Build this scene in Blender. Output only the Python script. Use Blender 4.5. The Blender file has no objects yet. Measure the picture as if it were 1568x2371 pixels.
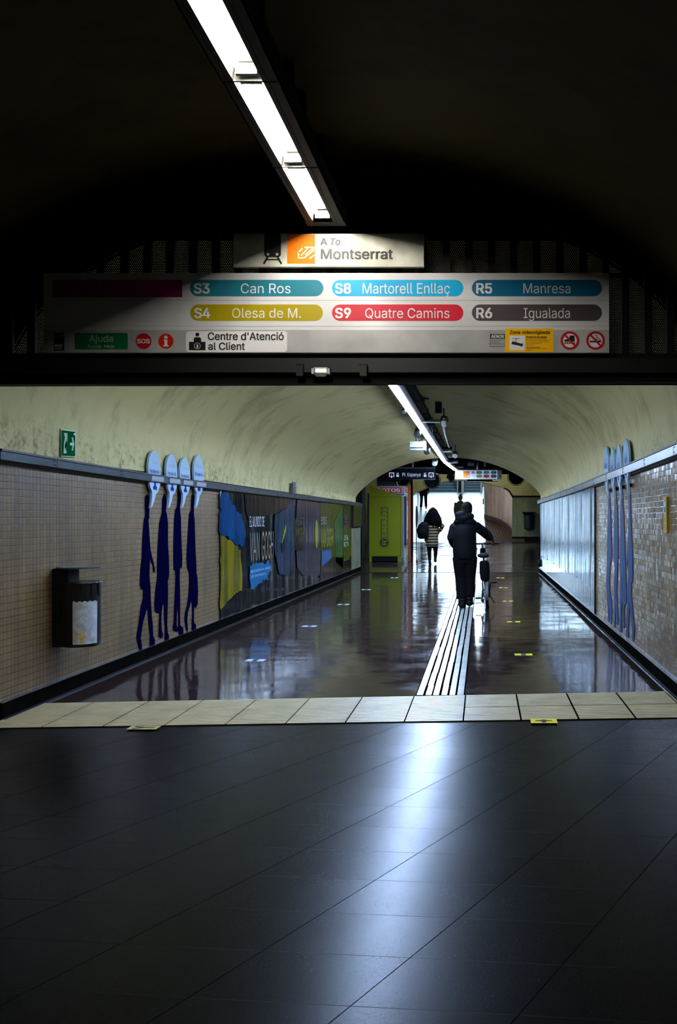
import bpy, bmesh, math, random
from mathutils import Vector, Matrix
from mathutils.geometry import interpolate_bezier, delaunay_2d_cdt
random.seed(7)
C = bpy.context.scene.collection
F, CX, CY, EYE = 2000.0, 1117.0, 1205.0, 1.38
XL, XR = -3.33, 1.53
PI = math.pi

# ------------------------------------------------------------------ helpers
def lin(h):
    if isinstance(h, str):
        h = h.lstrip('#'); c = [int(h[i:i+2], 16)/255 for i in (0, 2, 4)]
    else:
        c = [v/255 for v in h]
    return tuple((v/12.92 if v <= .04045 else ((v+.055)/1.055)**2.4) for v in c) + (1,)

def at(px, py, Y):            # point on the vertical plane at depth Y
    return Vector(((px-CX)*Y/F, Y, EYE-(py-CY)*Y/F))
def onleft(px, py, X=XL):
    return at(px, py, X*F/(px-CX))
def onfloor(px, py):
    Y = EYE*F/(py-CY); return Vector(((px-CX)*Y/F, Y, 0))
def atz(px, py, zr):          # point at height EYE+zr
    Y = zr*F/(CY-py); return Vector(((px-CX)*Y/F, Y, EYE+zr))

WLOC = {}
def wl(o): return WLOC.get(o.name, Vector((0, 0, 0))) if o else Vector((0, 0, 0))

def tag(o, label=None, cat=None, group=None, kind=None):
    if label: o['label'] = label
    if cat: o['category'] = cat
    if group: o['group'] = group
    if kind: o['kind'] = kind
    return o

def empty(name, loc, label=None, cat=None, group=None):
    o = bpy.data.objects.new(name, None); C.objects.link(o)
    o.location = loc; o.empty_display_size = .05
    WLOC[o.name] = Vector(loc)
    return tag(o, label, cat, group)

def link(name, me, m, parent=None, loc=None, smooth=False):
    ms = m if isinstance(m, (list, tuple)) else [m]
    for q in ms: me.materials.append(q)
    if loc is None:
        if parent is not None: loc = wl(parent)
        else:
            vs = [v.co for v in me.vertices]
            loc = Vector(((min(v.x for v in vs)+max(v.x for v in vs))/2, (min(v.y for v in vs)+max(v.y for v in vs))/2, min(v.z for v in vs)))
    loc = Vector(loc)
    me.transform(Matrix.Translation(-loc))
    if smooth:
        me.polygons.foreach_set('use_smooth', [True]*len(me.polygons))
    o = bpy.data.objects.new(name, me); C.objects.link(o)
    if parent is not None:
        o.parent = parent; o.location = loc-wl(parent)
    else: o.location = loc
    WLOC[o.name] = loc
    return o

def obj(name, bm, m, parent=None, loc=None, smooth=False, bevel=0):
    if bevel:
        bmesh.ops.bevel(bm, geom=[e for e in bm.edges], offset=bevel, segments=2, affect='EDGES', clamp_overlap=True)
    bmesh.ops.recalc_face_normals(bm, faces=bm.faces)
    me = bpy.data.meshes.new(name); bm.to_mesh(me); bm.free()
    return link(name, me, m, parent, loc, smooth)

def B(): return bmesh.new()

def box(bm, x0, x1, y0, y1, z0, z1):
    v = [bm.verts.new(p) for p in ((x0,y0,z0),(x1,y0,z0),(x1,y1,z0),(x0,y1,z0),(x0,y0,z1),(x1,y0,z1),(x1,y1,z1),(x0,y1,z1))]
    for f in ((0,3,2,1),(4,5,6,7),(0,1,5,4),(1,2,6,5),(2,3,7,6),(3,0,4,7)): bm.faces.new([v[i] for i in f])
    return bm

def quad(bm, *ps): bm.faces.new([bm.verts.new(p) for p in ps]); return bm

def prism(bm, pts, N, t):     # 3D planar outline extruded by t along N
    N = Vector(N); n = len(pts)
    a = [bm.verts.new(Vector(p)) for p in pts]; b = [bm.verts.new(Vector(p)+N*t) for p in pts]
    bm.faces.new(a); bm.faces.new(b[::-1])
    for i in range(n): bm.faces.new((a[i], a[(i+1) % n], b[(i+1) % n], b[i]))
    return bm

def tube(bm, pts, rad, seg=10, cap=True):
    pts = [Vector(p) for p in pts]; n = len(pts)
    if not isinstance(rad, (list, tuple)): rad = [rad]*n
    rings = []; up = None
    for i, p in enumerate(pts):
        d = (pts[min(i+1, n-1)]-pts[max(i-1, 0)]).normalized()
        if up is None:
            up = Vector((0,1,0)) if abs(d.z) > .7 else Vector((0,0,1))
        a = d.cross(up).normalized(); b = a.cross(d).normalized(); up = b
        r = rad[i]; rx, ry = r if isinstance(r, (list, tuple)) else (r, r)
        rings.append([bm.verts.new(p + a*math.cos(2*PI*k/seg)*rx + b*math.sin(2*PI*k/seg)*ry) for k in range(seg)])
    for i in range(n-1):
        for k in range(seg):
            bm.faces.new((rings[i][k], rings[i][(k+1) % seg], rings[i+1][(k+1) % seg], rings[i+1][k]))
    if cap: bm.faces.new(rings[0][::-1]); bm.faces.new(rings[-1])
    return bm

def ring(bm, c, n, R, r, seg=32, s2=8, sx=1.0):   # torus
    n = Vector(n).normalized(); a = n.orthogonal().normalized(); b = n.cross(a)
    vs = []
    for i in range(seg):
        t = 2*PI*i/seg; d = a*math.cos(t)+b*math.sin(t)
        vs.append([bm.verts.new(Vector(c)+d*(R+r*math.cos(2*PI*j/s2))+n*r*math.sin(2*PI*j/s2)) for j in range(s2)])
    for i in range(seg):
        for j in range(s2):
            bm.faces.new((vs[i][j], vs[(i+1) % seg][j], vs[(i+1) % seg][(j+1) % s2], vs[i][(j+1) % s2]))
    return bm

def ball(bm, c, r, seg=16, rings=10):
    r = r if isinstance(r, (list, tuple)) else (r, r, r)
    M = Matrix.Translation(Vector(c)) @ Matrix.Diagonal((r[0], r[1], r[2], 1))
    bmesh.ops.create_uvsphere(bm, u_segments=seg, v_segments=rings, radius=1, matrix=M)
    return bm

def loft(bm, rings, seg=20):  # rings: (x, y, z, rx, ry) horizontal ellipses
    R = []
    for (x, y, z, rx, ry) in rings:
        R.append([bm.verts.new((x+rx*math.cos(2*PI*k/seg), y+ry*math.sin(2*PI*k/seg), z)) for k in range(seg)])
    for i in range(len(R)-1):
        for k in range(seg):
            bm.faces.new((R[i][k], R[i][(k+1) % seg], R[i+1][(k+1) % seg], R[i+1][k]))
    bm.faces.new(R[0][::-1]); bm.faces.new(R[-1])
    return bm

def fuse(name, bm, m, parent, voxel=.012, smooth=4, fac=.5):
    bmesh.ops.recalc_face_normals(bm, faces=bm.faces)
    me = bpy.data.meshes.new('tmp'); bm.to_mesh(me); bm.free()
    t = bpy.data.objects.new('tmp', me); C.objects.link(t)
    r = t.modifiers.new('r', 'REMESH'); r.mode = 'VOXEL'; r.voxel_size = voxel
    s = t.modifiers.new('s', 'SMOOTH'); s.factor = fac; s.iterations = smooth
    dg = bpy.context.evaluated_depsgraph_get(); dg.update()
    out = bpy.data.meshes.new_from_object(t.evaluated_get(dg)); out.materials.clear()
    bpy.data.objects.remove(t); bpy.data.meshes.remove(me)
    out.name = name
    return link(name, out, m, parent, smooth=True)

# flat frames: origin, right, normal (up is z)
try:
    import os
    SANS = bpy.data.fonts.load(os.path.join(bpy.utils.system_resource('DATAFILES'), 'fonts', 'Inter.woff2'))
except Exception:
    SANS = None
FRONT = (Vector((1,0,0)), Vector((0,-1,0)))
LEFTW = (Vector((0,1,0)), Vector((1,0,0)))
RIGHTW = (Vector((0,-1,0)), Vector((-1,0,0)))
def text(name, body, p0, p1, m, parent, frame=FRONT, bold=0, shear=0, t=.0015, label=None, up=None):
    """text fitted between p0 (lower left) and p1 (upper right), world points"""
    U, N = frame; V = up or Vector((0,0,1))
    cu = bpy.data.curves.new('txt', 'FONT'); cu.body = body; cu.size = 1; cu.resolution_u = 3
    cu.offset = 0
    if SANS: cu.font = SANS
    cu.shear = shear; cu.extrude = 0
    o = bpy.data.objects.new('txt', cu); C.objects.link(o)
    dg = bpy.context.evaluated_depsgraph_get(); dg.update()
    ev = o.evaluated_get(dg); cv = ev.to_curve(dg); polys = []
    for sp in cv.splines:
        bp = sp.bezier_points; n = len(bp); P = []
        for k in range(n):
            a, b = bp[k], bp[(k+1) % n]
            straight = (a.handle_right-a.co).length < 1e-5 and (b.handle_left-b.co).length < 1e-5
            q = [a.co.copy()] if straight else list(interpolate_bezier(a.co, a.handle_right, b.handle_left, b.co, 5))[:-1]
            P += [Vector((v.x, v.y, 0)) for v in q]
        ar = sum(P[k].x*P[(k+1) % len(P)].y-P[(k+1) % len(P)].x*P[k].y for k in range(len(P)))/2
        if abs(ar) > 1e-7: polys.append((ar, P))
    ev.to_curve_clear(); bpy.data.objects.remove(o); bpy.data.curves.remove(cu)
    vs_, es_ = [], []
    for ar, P in polys:
        n0 = len(vs_); vs_ += [v.xy for v in P]; es_ += [(n0+k, n0+(k+1) % len(P)) for k in range(len(P))]
    cv_, ce_, cf_ = delaunay_2d_cdt(vs_, es_, [], 0, 1e-6)[:3]
    bx = [(min(v.x for v in P), max(v.x for v in P), P) for ar, P in polys]
    def winding(x, y):
        n = 0
        for a0, a1, P in bx:
            if a0 <= x <= a1:
                for k in range(len(P)):
                    a, b = P[k-1], P[k]
                    if (a.y > y) != (b.y > y) and x < (b.x-a.x)*(y-a.y)/(b.y-a.y)+a.x: n += 1 if b.y > a.y else -1
        return n
    tb = B(); vv = [tb.verts.new((v.x, v.y, 0)) for v in cv_]
    for f in cf_:
        cx_, cy_ = sum(cv_[k].x for k in f)/len(f), sum(cv_[k].y for k in f)/len(f)
        if winding(cx_, cy_): tb.faces.new([vv[k] for k in f])
    for v in [v for v in tb.verts if not v.link_faces]: tb.verts.remove(v)
    me = bpy.data.meshes.new('glyphs'); tb.to_mesh(me); tb.free()
    xs = [v.co.x for v in me.vertices]; ys = [v.co.y for v in me.vertices]
    x0, x1, y0, y1 = min(xs), max(xs), min(ys), max(ys)
    d = Vector(p1)-Vector(p0); w = d.dot(U); h = d.dot(V)
    bm = B(); sh_ = [(0, 0, 0)]
    if bold > 0: sh_ = [(k*bold*.8, q*bold*.5, n_) for n_, (k, q) in enumerate(((-1,-1), (1,-1), (-1,1), (1,1), (0,0)))]
    for ax, ay, an in sh_:
        n0 = len(bm.verts); bm.from_mesh(me); bm.verts.ensure_lookup_table()
        for v in bm.verts[n0:]:
            v.co = Vector(p0) + U*((v.co.x+ax-x0)/(x1-x0)*w) + V*((v.co.y+ay-y0)/(y1-y0)*h) + N*(t+an*.00005)
    bpy.data.meshes.remove(me)
    me = bpy.data.meshes.new(name); bm.to_mesh(me); bm.free()
    o = link(name, me, m, parent)
    if label: o['label'] = label
    return o

def stroke(bm, pts, w, N, t=.001):
    N = Vector(N)
    for a, b in zip(pts[:-1], pts[1:]):
        a, b = Vector(a), Vector(b); d = (b-a).normalized(); s = d.cross(N).normalized()*w/2; e = d*w*.35
        prism(bm, [a-s-e, a+s-e, b+s+e, b-s+e], N, t)
    return bm

def circ(c, r, U, V=Vector((0,0,1)), n=32): return [Vector(c)+U*r*math.cos(2*PI*i/n)+V*r*math.sin(2*PI*i/n) for i in range(n)]
def rrect(p0, p1, r, U, V=Vector((0,0,1)), k=8):
    p0, p1 = Vector(p0), Vector(p1); d = p1-p0; w, h = d.dot(U), d.dot(V); r = min(r, h/2, w/2); out = []
    for cx, cy, a0 in ((w-r, r, -90), (w-r, h-r, 0), (r, h-r, 90), (r, r, 180)):
        for i in range(k+1):
            a = math.radians(a0+90*i/k); out.append(p0+U*(cx+r*math.cos(a))+V*(cy+r*math.sin(a)))
    return out

# ------------------------------------------------------------------ materials
def new(name):
    m = bpy.data.materials.new(name); m.use_nodes = True
    nt = m.node_tree; bs = nt.nodes['Principled BSDF']
    return m, nt, bs
def mat(name, col, rough=.5, metal=0, spec=.5, emit=0, ecol=None, noise=0, nscale=8, bump=0, bscale=40, coat=0):
    m, nt, bs = new(name); c = lin(col) if not (isinstance(col, tuple) and len(col) == 4) else col
    bs.inputs['Base Color'].default_value = c; bs.inputs['Roughness'].default_value = rough
    bs.inputs['Metallic'].default_value = metal; bs.inputs['Specular IOR Level'].default_value = spec
    if coat: bs.inputs['Coat Weight'].default_value = coat; bs.inputs['Coat Roughness'].default_value = .05
    if emit:
        bs.inputs['Emission Color'].default_value = lin(ecol) if ecol else c; bs.inputs['Emission Strength'].default_value = emit
    g = None
    if noise or bump:
        g = nt.nodes.new('ShaderNodeNewGeometry')
    if noise:
        n = nt.nodes.new('ShaderNodeTexNoise'); n.inputs['Scale'].default_value = nscale; n.inputs['Detail'].default_value = 5
        nt.links.new(g.outputs['Position'], n.inputs['Vector'])
        r = nt.nodes.new('ShaderNodeValToRGB'); r.color_ramp.elements[0].position = .3; r.color_ramp.elements[1].position = .7
        r.color_ramp.elements[0].color = tuple(v*(1-noise) for v in c[:3])+(1,); r.color_ramp.elements[1].color = tuple(min(1, v*(1+noise*.5)) for v in c[:3])+(1,)
        nt.links.new(n.outputs['Fac'], r.inputs['Fac']); nt.links.new(r.outputs['Color'], bs.inputs['Base Color'])
    if bump:
        n = nt.nodes.new('ShaderNodeTexNoise'); n.inputs['Scale'].default_value = bscale
        nt.links.new(g.outputs['Position'], n.inputs['Vector'])
        b = nt.nodes.new('ShaderNodeBump'); b.inputs['Strength'].default_value = bump; b.inputs['Distance'].default_value = .01
        nt.links.new(n.outputs['Fac'], b.inputs['Height']); nt.links.new(b.outputs['Normal'], bs.inputs['Normal'])
    return m

class G:  # tiny node-graph helper
    def __init__(s, nt): s.nt = nt; s.geo = nt.nodes.new('ShaderNodeNewGeometry'); s.sep = None
    def L(s, a, b): s.nt.links.new(a, b)
    def xyz(s):
        if not s.sep:
            s.sep = s.nt.nodes.new('ShaderNodeSeparateXYZ'); s.L(s.geo.outputs['Position'], s.sep.inputs[0])
        return s.sep.outputs
    def m(s, op, a, b=None, c=None):
        n = s.nt.nodes.new('ShaderNodeMath'); n.operation = op
        for i, v in enumerate((a, b, c)):
            if v is None: continue
            if isinstance(v, (int, float)): n.inputs[i].default_value = v
            else: s.L(v, n.inputs[i])
        return n.outputs[0]
    def vec(s, x, y, z=0.):
        n = s.nt.nodes.new('ShaderNodeCombineXYZ')
        for i, v in enumerate((x, y, z)):
            if isinstance(v, (int, float)): n.inputs[i].default_value = v
            else: s.L(v, n.inputs[i])
        return n.outputs[0]
    def vm(s, op, a, b=None, sc=None):
        n = s.nt.nodes.new('ShaderNodeVectorMath'); n.operation = op
        for i, v in enumerate((a, b)):
            if v is None: continue
            if isinstance(v, (tuple, list)): n.inputs[i].default_value = v
            else: s.L(v, n.inputs[i])
        if sc is not None: n.inputs['Scale'].default_value = sc
        return n.outputs[0]
    def noise(s, vec, scale, detail=3, rough=.5):
        n = s.nt.nodes.new('ShaderNodeTexNoise'); n.inputs['Scale'].default_value = scale; n.inputs['Detail'].default_value = detail
        n.inputs['Roughness'].default_value = rough; s.L(vec, n.inputs['Vector']); return n.outputs['Fac']
    def white(s, vec):
        n = s.nt.nodes.new('ShaderNodeTexWhiteNoise'); n.noise_dimensions = '3D'; s.L(vec, n.inputs['Vector']); return n.outputs
    def ramp(s, fac, stops):
        n = s.nt.nodes.new('ShaderNodeValToRGB'); e = n.color_ramp.elements
        while len(e) < len(stops): e.new(.5)
        for el, (p, c) in zip(e, stops): el.position = p; el.color = c if len(c) == 4 else c+(1,)
        s.L(fac, n.inputs['Fac']); return n.outputs['Color']
    def mix(s, fac, a, b):
        n = s.nt.nodes.new('ShaderNodeMix'); n.data_type = 'RGBA'
        if isinstance(fac, (int, float)): n.inputs[0].default_value = fac
        else: s.L(fac, n.inputs[0])
        for i, v in ((6, a), (7, b)):
            if isinstance(v, tuple): n.inputs[i].default_value = v
            else: s.L(v, n.inputs[i])
        return n.outputs[2]
    def bump(s, h, strength, dist, normal=None):
        n = s.nt.nodes.new('ShaderNodeBump'); n.inputs['Strength'].default_value = strength; n.inputs['Distance'].default_value = dist
        s.L(h, n.inputs['Height'])
        if normal is not None: s.L(normal, n.inputs['Normal'])
        return n.outputs['Normal']
    def tilt(s, rnd, amt):   # per-tile random normal
        d = s.vm('SCALE', s.vm('SUBTRACT', rnd, (.5,.5,.5)), sc=amt)
        return s.vm('NORMALIZE', s.vm('ADD', s.geo.outputs['Normal'], d))

def tile_mat(name, base, grout, axis='y', size=.05, rough=.3, tilt=.06, w=.07):
    m, nt, bs = new(name); g = G(nt); x, y, z = g.xyz()
    u = g.m('DIVIDE', y if axis == 'y' else x, size); v = g.m('DIVIDE', z, size)
    fu = g.m('ABSOLUTE', g.m('SUBTRACT', g.m('FRACT', u), .5)); fv = g.m('ABSOLUTE', g.m('SUBTRACT', g.m('FRACT', v), .5))
    edge = g.m('MAXIMUM', fu, fv); gm = g.m('GREATER_THAN', edge, .5-w/2)
    cell = g.vec(g.m('FLOOR', u), g.m('FLOOR', v)); wn = g.white(cell)
    dirt = g.noise(g.vec(x, y, z), 1.1, 6, .6)
    streak = g.noise(g.vec(g.m('MULTIPLY', x, 6.), g.m('MULTIPLY', y, 6.), g.m('MULTIPLY', z, .5)), 1.5, 5, .6)
    b = lin(base)
    col = g.mix(wn['Value'], tuple(c*.88 for c in b[:3])+(1,), tuple(min(1, c*1.1) for c in b[:3])+(1,))
    dm = g.m('MULTIPLY', dirt, streak)
    col = g.mix(g.ramp(dm, [(.16, (.85,.85,.85,1)), (.34, (0,0,0,1))]), col, tuple(c*.45 for c in b[:3])+(1,))
    col = g.mix(gm, col, lin(grout))
    nt.links.new(col, bs.inputs['Base Color'])
    rr = g.m('ADD', g.m('MULTIPLY', gm, .5), rough); nt.links.new(rr, bs.inputs['Roughness'])
    n1 = g.tilt(wn['Color'], tilt)
    h = g.m('SUBTRACT', 1., g.m('SMOOTH_MIN', 1., g.m('MULTIPLY', g.m('MAXIMUM', g.m('SUBTRACT', edge, .5-w), 0.), 1/w), .1))
    nt.links.new(g.bump(h, .35, .003, n1), bs.inputs['Normal'])
    return m

def plaster_mat(name, base, stain, amt=.5, rough=.75):
    m, nt, bs = new(name); g = G(nt); x, y, z = g.xyz()
    p = g.vec(x, y, z)
    n1 = g.noise(p, .9, 6, .6); n2 = g.noise(g.vec(x, g.m('MULTIPLY', y, 1.8), g.m('MULTIPLY', z, .9)), 2.4, 6, .7)
    f = g.m('MULTIPLY', n1, n2)
    c = g.ramp(f, [(.13, lin(stain)), (.24, lin(base)), (.45, tuple(min(1, v*1.08) for v in lin(base)[:3])+(1,))])
    c = g.mix(amt, lin(base), c)
    # soot and mould specks close above the rail
    sp = g.noise(p, 14, 6, .75); near = g.ramp(z, [(0, (1,1,1,1)), (1, (0,0,0,1))])
    hz = g.m('MAXIMUM', g.m('SUBTRACT', 1., g.m('MULTIPLY', g.m('ABSOLUTE', g.m('SUBTRACT', z, 1.9)), 3.2)), 0.)
    k = g.m('MULTIPLY', g.ramp(g.m('MULTIPLY', sp, g.m('ADD', g.m('MULTIPLY', n1, 1.), .45)), [(.46, (0,0,0,1)), (.62, (1,1,1,1))]), g.m('MULTIPLY', hz, .8))
    c = g.mix(k, c, tuple(v*.25 for v in lin(stain)[:3])+(1,))
    nt.links.new(c, bs.inputs['Base Color']); bs.inputs['Roughness'].default_value = rough
    bs.inputs['Specular IOR Level'].default_value = .3
    nt.links.new(g.bump(g.noise(p, 30, 5, .6), .25, .01), bs.inputs['Normal'])
    return m

def floor_main_mat():
    m, nt, bs = new('polished_terrazzo'); g = G(nt); x, y, z = g.xyz()
    u = g.m('DIVIDE', g.m('ADD', x, .13), .4); v = g.m('DIVIDE', g.m('SUBTRACT', y, .1), .4)
    fu = g.m('ABSOLUTE', g.m('SUBTRACT', g.m('FRACT', u), .5)); fv = g.m('ABSOLUTE', g.m('SUBTRACT', g.m('FRACT', v), .5))
    gm = g.m('GREATER_THAN', g.m('MAXIMUM', fu, fv), .4945)
    wn = g.white(g.vec(g.m('FLOOR', u), g.m('FLOOR', v)))
    p = g.vec(x, y, z)
    sp = g.noise(p, 60, 3, .7); big = g.noise(p, 3, 4, .6)
    c = g.ramp(sp, [(.35, lin('#120c0b')), (.5, lin('#2c201d')), (.68, lin('#4a3a35')), (.75, lin('#7a6f68'))])
    c = g.mix(g.m('MULTIPLY', big, .6), c, lin('#231a1a'))
    c = g.mix(g.m('MULTIPLY', gm, .8), c, (.004,.004,.004,1))
    nt.links.new(c, bs.inputs['Base Color'])
    r = g.m('ADD', .07, g.m('MULTIPLY', g.m('MAXIMUM', g.m('SUBTRACT', big, .45), 0.), .4)); nt.links.new(r, bs.inputs['Roughness'])
    n1 = g.tilt(wn['Color'], .006)
    h = g.m('ADD', g.noise(g.vec(g.m('MULTIPLY', x, .6), y, 0.), 2.6, 2, .4), g.m('MULTIPLY', g.noise(p, 9, 2), .10))
    nt.links.new(g.bump(h, .5, .006, n1), bs.inputs['Normal'])
    bs.inputs['Specular IOR Level'].default_value = .2
    return m

def floor_near_mat():
    m, nt, bs = new('dark_stone_paving'); g = G(nt); x, y, z = g.xyz()
    u = g.m('DIVIDE', g.m('ADD', g.m('SUBTRACT', x, g.m('MULTIPLY', y, .54)), 1.70), .5)
    v = g.m('DIVIDE', g.m('SUBTRACT', g.m('ADD', y, g.m('MULTIPLY', x, .094)), 2.704), .285)
    fu = g.m('ABSOLUTE', g.m('SUBTRACT', g.m('FRACT', g.m('ADD', u, .5)), .5)); fv = g.m('ABSOLUTE', g.m('SUBTRACT', g.m('FRACT', g.m('ADD', v, .5)), .5))
    ju = g.m('LESS_THAN', fu, .0042); jv = g.m('MULTIPLY', g.m('LESS_THAN', fv, .006), .4)
    j = g.m('MAXIMUM', ju, jv)
    wn = g.white(g.vec(g.m('FLOOR', u), g.m('FLOOR', v)))
    p = g.vec(x, y, z); sp = g.noise(p, 150, 2, .8); mid = g.noise(p, 5, 4)
    c = g.ramp(sp, [(.3, lin('#040404')), (.55, lin('#0a0a09')), (.74, lin('#181817'))])
    c = g.mix(j, c, (.001,.001,.001,1))
    nt.links.new(c, bs.inputs['Base Color'])
    r = g.m('ADD', .20, g.m('ADD', g.m('MULTIPLY', g.noise(p, 110, 2, .8), .09), g.m('ADD', g.m('MULTIPLY', mid, .03), g.m('MULTIPLY', j, .5)))); nt.links.new(r, bs.inputs['Roughness'])
    nt.links.new(g.m('MULTIPLY', g.m('SUBTRACT', 1., g.m('MULTIPLY', j, .9)), g.m('ADD', .02, g.m('MULTIPLY', sp, .09))), bs.inputs['Specular IOR Level'])
    nt.links.new(g.tilt(wn['Color'], .008), bs.inputs['Normal'])
    return m

def film_mat(name, base, streaky=.8, rough=.12, freq=9, metal=0., tintn=None):
    """glossy film hanging in vertical waves"""
    m, nt, bs = new(name); g = G(nt); x, y, z = g.xyz()
    c = lin(base)
    n = g.noise(g.vec(0., g.m('MULTIPLY', y, 1.6), g.m('MULTIPLY', z, .12)), freq*.5, 4, .6)
    if tintn: nt.links.new(g.ramp(n, [(.35, lin(tintn)), (.65, c)]), bs.inputs['Base Color'])
    else: bs.inputs['Base Color'].default_value = c
    bs.inputs['Roughness'].default_value = rough; bs.inputs['Metallic'].default_value = metal; bs.inputs['Specular IOR Level'].default_value = .3 if metal == 0 else .5
    h = g.m('ADD', g.noise(g.vec(0., y, g.m('MULTIPLY', z, .10)), freq, 3, .6), g.m('MULTIPLY', g.noise(g.vec(0., y, z), 2.2, 3), .35))
    nt.links.new(g.bump(h, streaky, .02), bs.inputs['Normal'])
    return m

def perf_mat():
    m, nt, bs = new('perforated_black_sheet'); g = G(nt); x, y, z = g.xyz()
    bs.inputs['Base Color'].default_value = (.006,.006,.006,1); bs.inputs['Roughness'].default_value = .6
    p = .0135
    v = g.m('DIVIDE', z, p*.866); row = g.m('FLOOR', v); off = g.m('MULTIPLY', g.m('MODULO', row, 2.), .5)
    u = g.m('ADD', g.m('DIVIDE', x, p), off)
    fu = g.m('SUBTRACT', g.m('FRACT', u), .5); fv = g.m('MULTIPLY', g.m('SUBTRACT', g.m('FRACT', v), .5), .866)
    r2 = g.m('ADD', g.m('MULTIPLY', fu, fu), g.m('MULTIPLY', fv, fv)); hole = g.m('LESS_THAN', r2, .027)
    tr = nt.nodes.new('ShaderNodeBsdfTransparent'); mx = nt.nodes.new('ShaderNodeMixShader')
    g.L(hole, mx.inputs[0]); g.L(bs.outputs[0], mx.inputs[1]); g.L(tr.outputs[0], mx.inputs[2])
    g.L(mx.outputs[0], nt.nodes['Material Output'].inputs['Surface'])
    return m

def sticker_plastic(name, col): return mat(name, col, .25)

M = {}
M['tile_l'] = tile_mat('glazed_tile_cream', '#826a46', '#0d0a06', 'y', rough=.42, tilt=.05)
M['tile_r'] = tile_mat('glazed_tile_grey', '#8c7350', '#14110c', 'y', rough=.2, tilt=.075)
M['tile_far'] = tile_mat('glazed_tile_far', '#9aa07a', '#3a4030', 'x', size=.06, rough=.35)
M['tile_pink'] = tile_mat('glazed_tile_pinkish', '#dcc8b8', '#8a786a', 'y', size=.075, rough=.3)
M['tile_white'] = tile_mat('glazed_tile_white', '#dfe6ea', '#8a9298', 'y', size=.12, rough=.3, w=.05)
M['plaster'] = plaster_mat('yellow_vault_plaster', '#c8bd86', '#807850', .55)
M['plaster_shaded'] = plaster_mat('shaded_vault_plaster', '#4a3f18', '#2b2410', .6)  # same plaster as the corridor vault, its dimness put into the colour
M['floor'] = floor_main_mat(); M['floor_near'] = floor_near_mat()
M['band'] = mat('cream_tactile_stone', '#b3a47c', .42, noise=.25, nscale=5, bump=.2, bscale=60)
M['path'] = mat('grey_guide_stone', '#a4a59a', .26, noise=.2, nscale=4)
M['groove'] = mat('dark_groove', '#050404', 1, spec=0.)
M['rail'] = mat('brushed_steel_rail', '#46535e', .28, metal=.9, noise=.3, nscale=3)
M['rail_dark'] = mat('dark_rail_lip', '#0b0d10', .5)
M['base'] = mat('black_skirting_stone', '#100e0c', .8, spec=0., noise=.5, nscale=10)
M['chrome'] = mat('bright_metal_strip', '#9aa6b4', .2, metal=1)
M['black'] = mat('matte_black', '#070707', .7, spec=.2)
M['blackm'] = mat('black_painted_metal', '#161616', .45, spec=.3)
M['greym'] = mat('grey_painted_metal', '#4a4c4e', .4)
M['spk'] = mat('speaker_grille', '#15181a', .7, spec=.2)
M['whitem'] = mat('white_painted_metal', '#a2abb0', .35)
M['silver'] = mat('silver_conduit', '#a4a8aa', .3, metal=.8)
M['housing'] = mat('dark_lamp_housing', '#141516', .6, spec=.2)
M['tray'] = mat('white_lamp_reflector', '#6a6a66', .4)
M['tube'] = mat('lit_fluorescent_tube', '#ffffff', .5, emit=220, ecol='#fff9ee')
M['strip'] = mat('lit_cool_diffuser', '#ffffff', .5, emit=250, ecol='#b2d0ff')
M['lens'] = mat('lit_side_lens', '#ffffff', .5, emit=56, ecol='#cfe2ff')
M['perf'] = perf_mat()
M['signw'] = mat('white_enamel', '#d2d3d4', .22, noise=.12, nscale=3)
M['signg'] = mat('grey_enamel', '#a6a7a6', .3, noise=.25, nscale=4)
M['signm'] = mat('cream_enamel', '#c9c9b8', .4, noise=.3, nscale=9)
M['ink'] = mat('black_ink', '#0a0a0a', .45)
M['inkw'] = mat('white_ink', '#dddddd', .3)
M['inkd'] = mat('shaded_white_ink', '#6c5a58', .5)  # white letters lying in shadow, dimmed in the colour itself
for k, c in dict(teal='#1c7486', cyan='#00a5d8', petrol='#00648c', olive='#a39100', red='#c8102e', slate='#4a4345', magenta='#86105e',
                 green='#006b35', sosred='#b01010', infored='#c8200a', orange='#f07800', yellow='#f0b400', navy='#03043a',
                 signgreen='#0a4a2a', palegreen='#b8d6b0', bubble='#a9c4d6', bluefig='#1c3a72', navyfig='#06062c', inkblue='#2a3c86',
                 inkgrey='#8fa6ba', stickery='#d8cc20', stickerw='#a8b8c4', lime='#757a00', limedark='#5a5c08', postorange='#9c4808',
                 rust='#7c2606', slab='#3a474c', darkteal='#0c2a30', pink='#b05ab0', lilac='#c070c8').items():
    M[k] = mat('paint_'+k, c, .4, spec=0. if k in ('signgreen', 'palegreen', 'inkblue', 'inkgrey', 'bubble') else .3)
M['rubber'] = mat('tyre_rubber', '#0a0a0a', .7)
M['cloth_black'] = mat('black_cloth', '#040405', .85, spec=.15, bump=.3, bscale=30)
M['cloth_navy'] = mat('navy_padded_cloth', '#030407', .75, spec=.15, bump=.5, bscale=14)
M['skin'] = mat('skin', '#8a6048', .55)
M['hair'] = mat('dark_hair', '#020202', .9, spec=.05, bump=.4, bscale=60)
M['ramp'] = mat('pale_ribbed_paving', '#c9d2d8', .28)
M['step'] = mat('blue_grey_step', '#3f5560', .45)
M['glassy'] = mat('pale_glossy_panel', '#9fb4c0', .15)

# ------------------------------------------------------------------ camera
cam = bpy.data.cameras.new('camera'); cam.sensor_fit = 'VERTICAL'; cam.sensor_height = 36
cam.lens = 36*F/2371; cam.shift_x = -(CX-784)/2371; cam.shift_y = (CY-1185.5)/2371
cam.clip_start = .05; cam.clip_end = 300
co = bpy.data.objects.new('camera', cam); C.objects.link(co)
co.location = (0, 0, EYE); co.rotation_euler = (PI/2, 0, 0)
bpy.context.scene.camera = co

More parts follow.
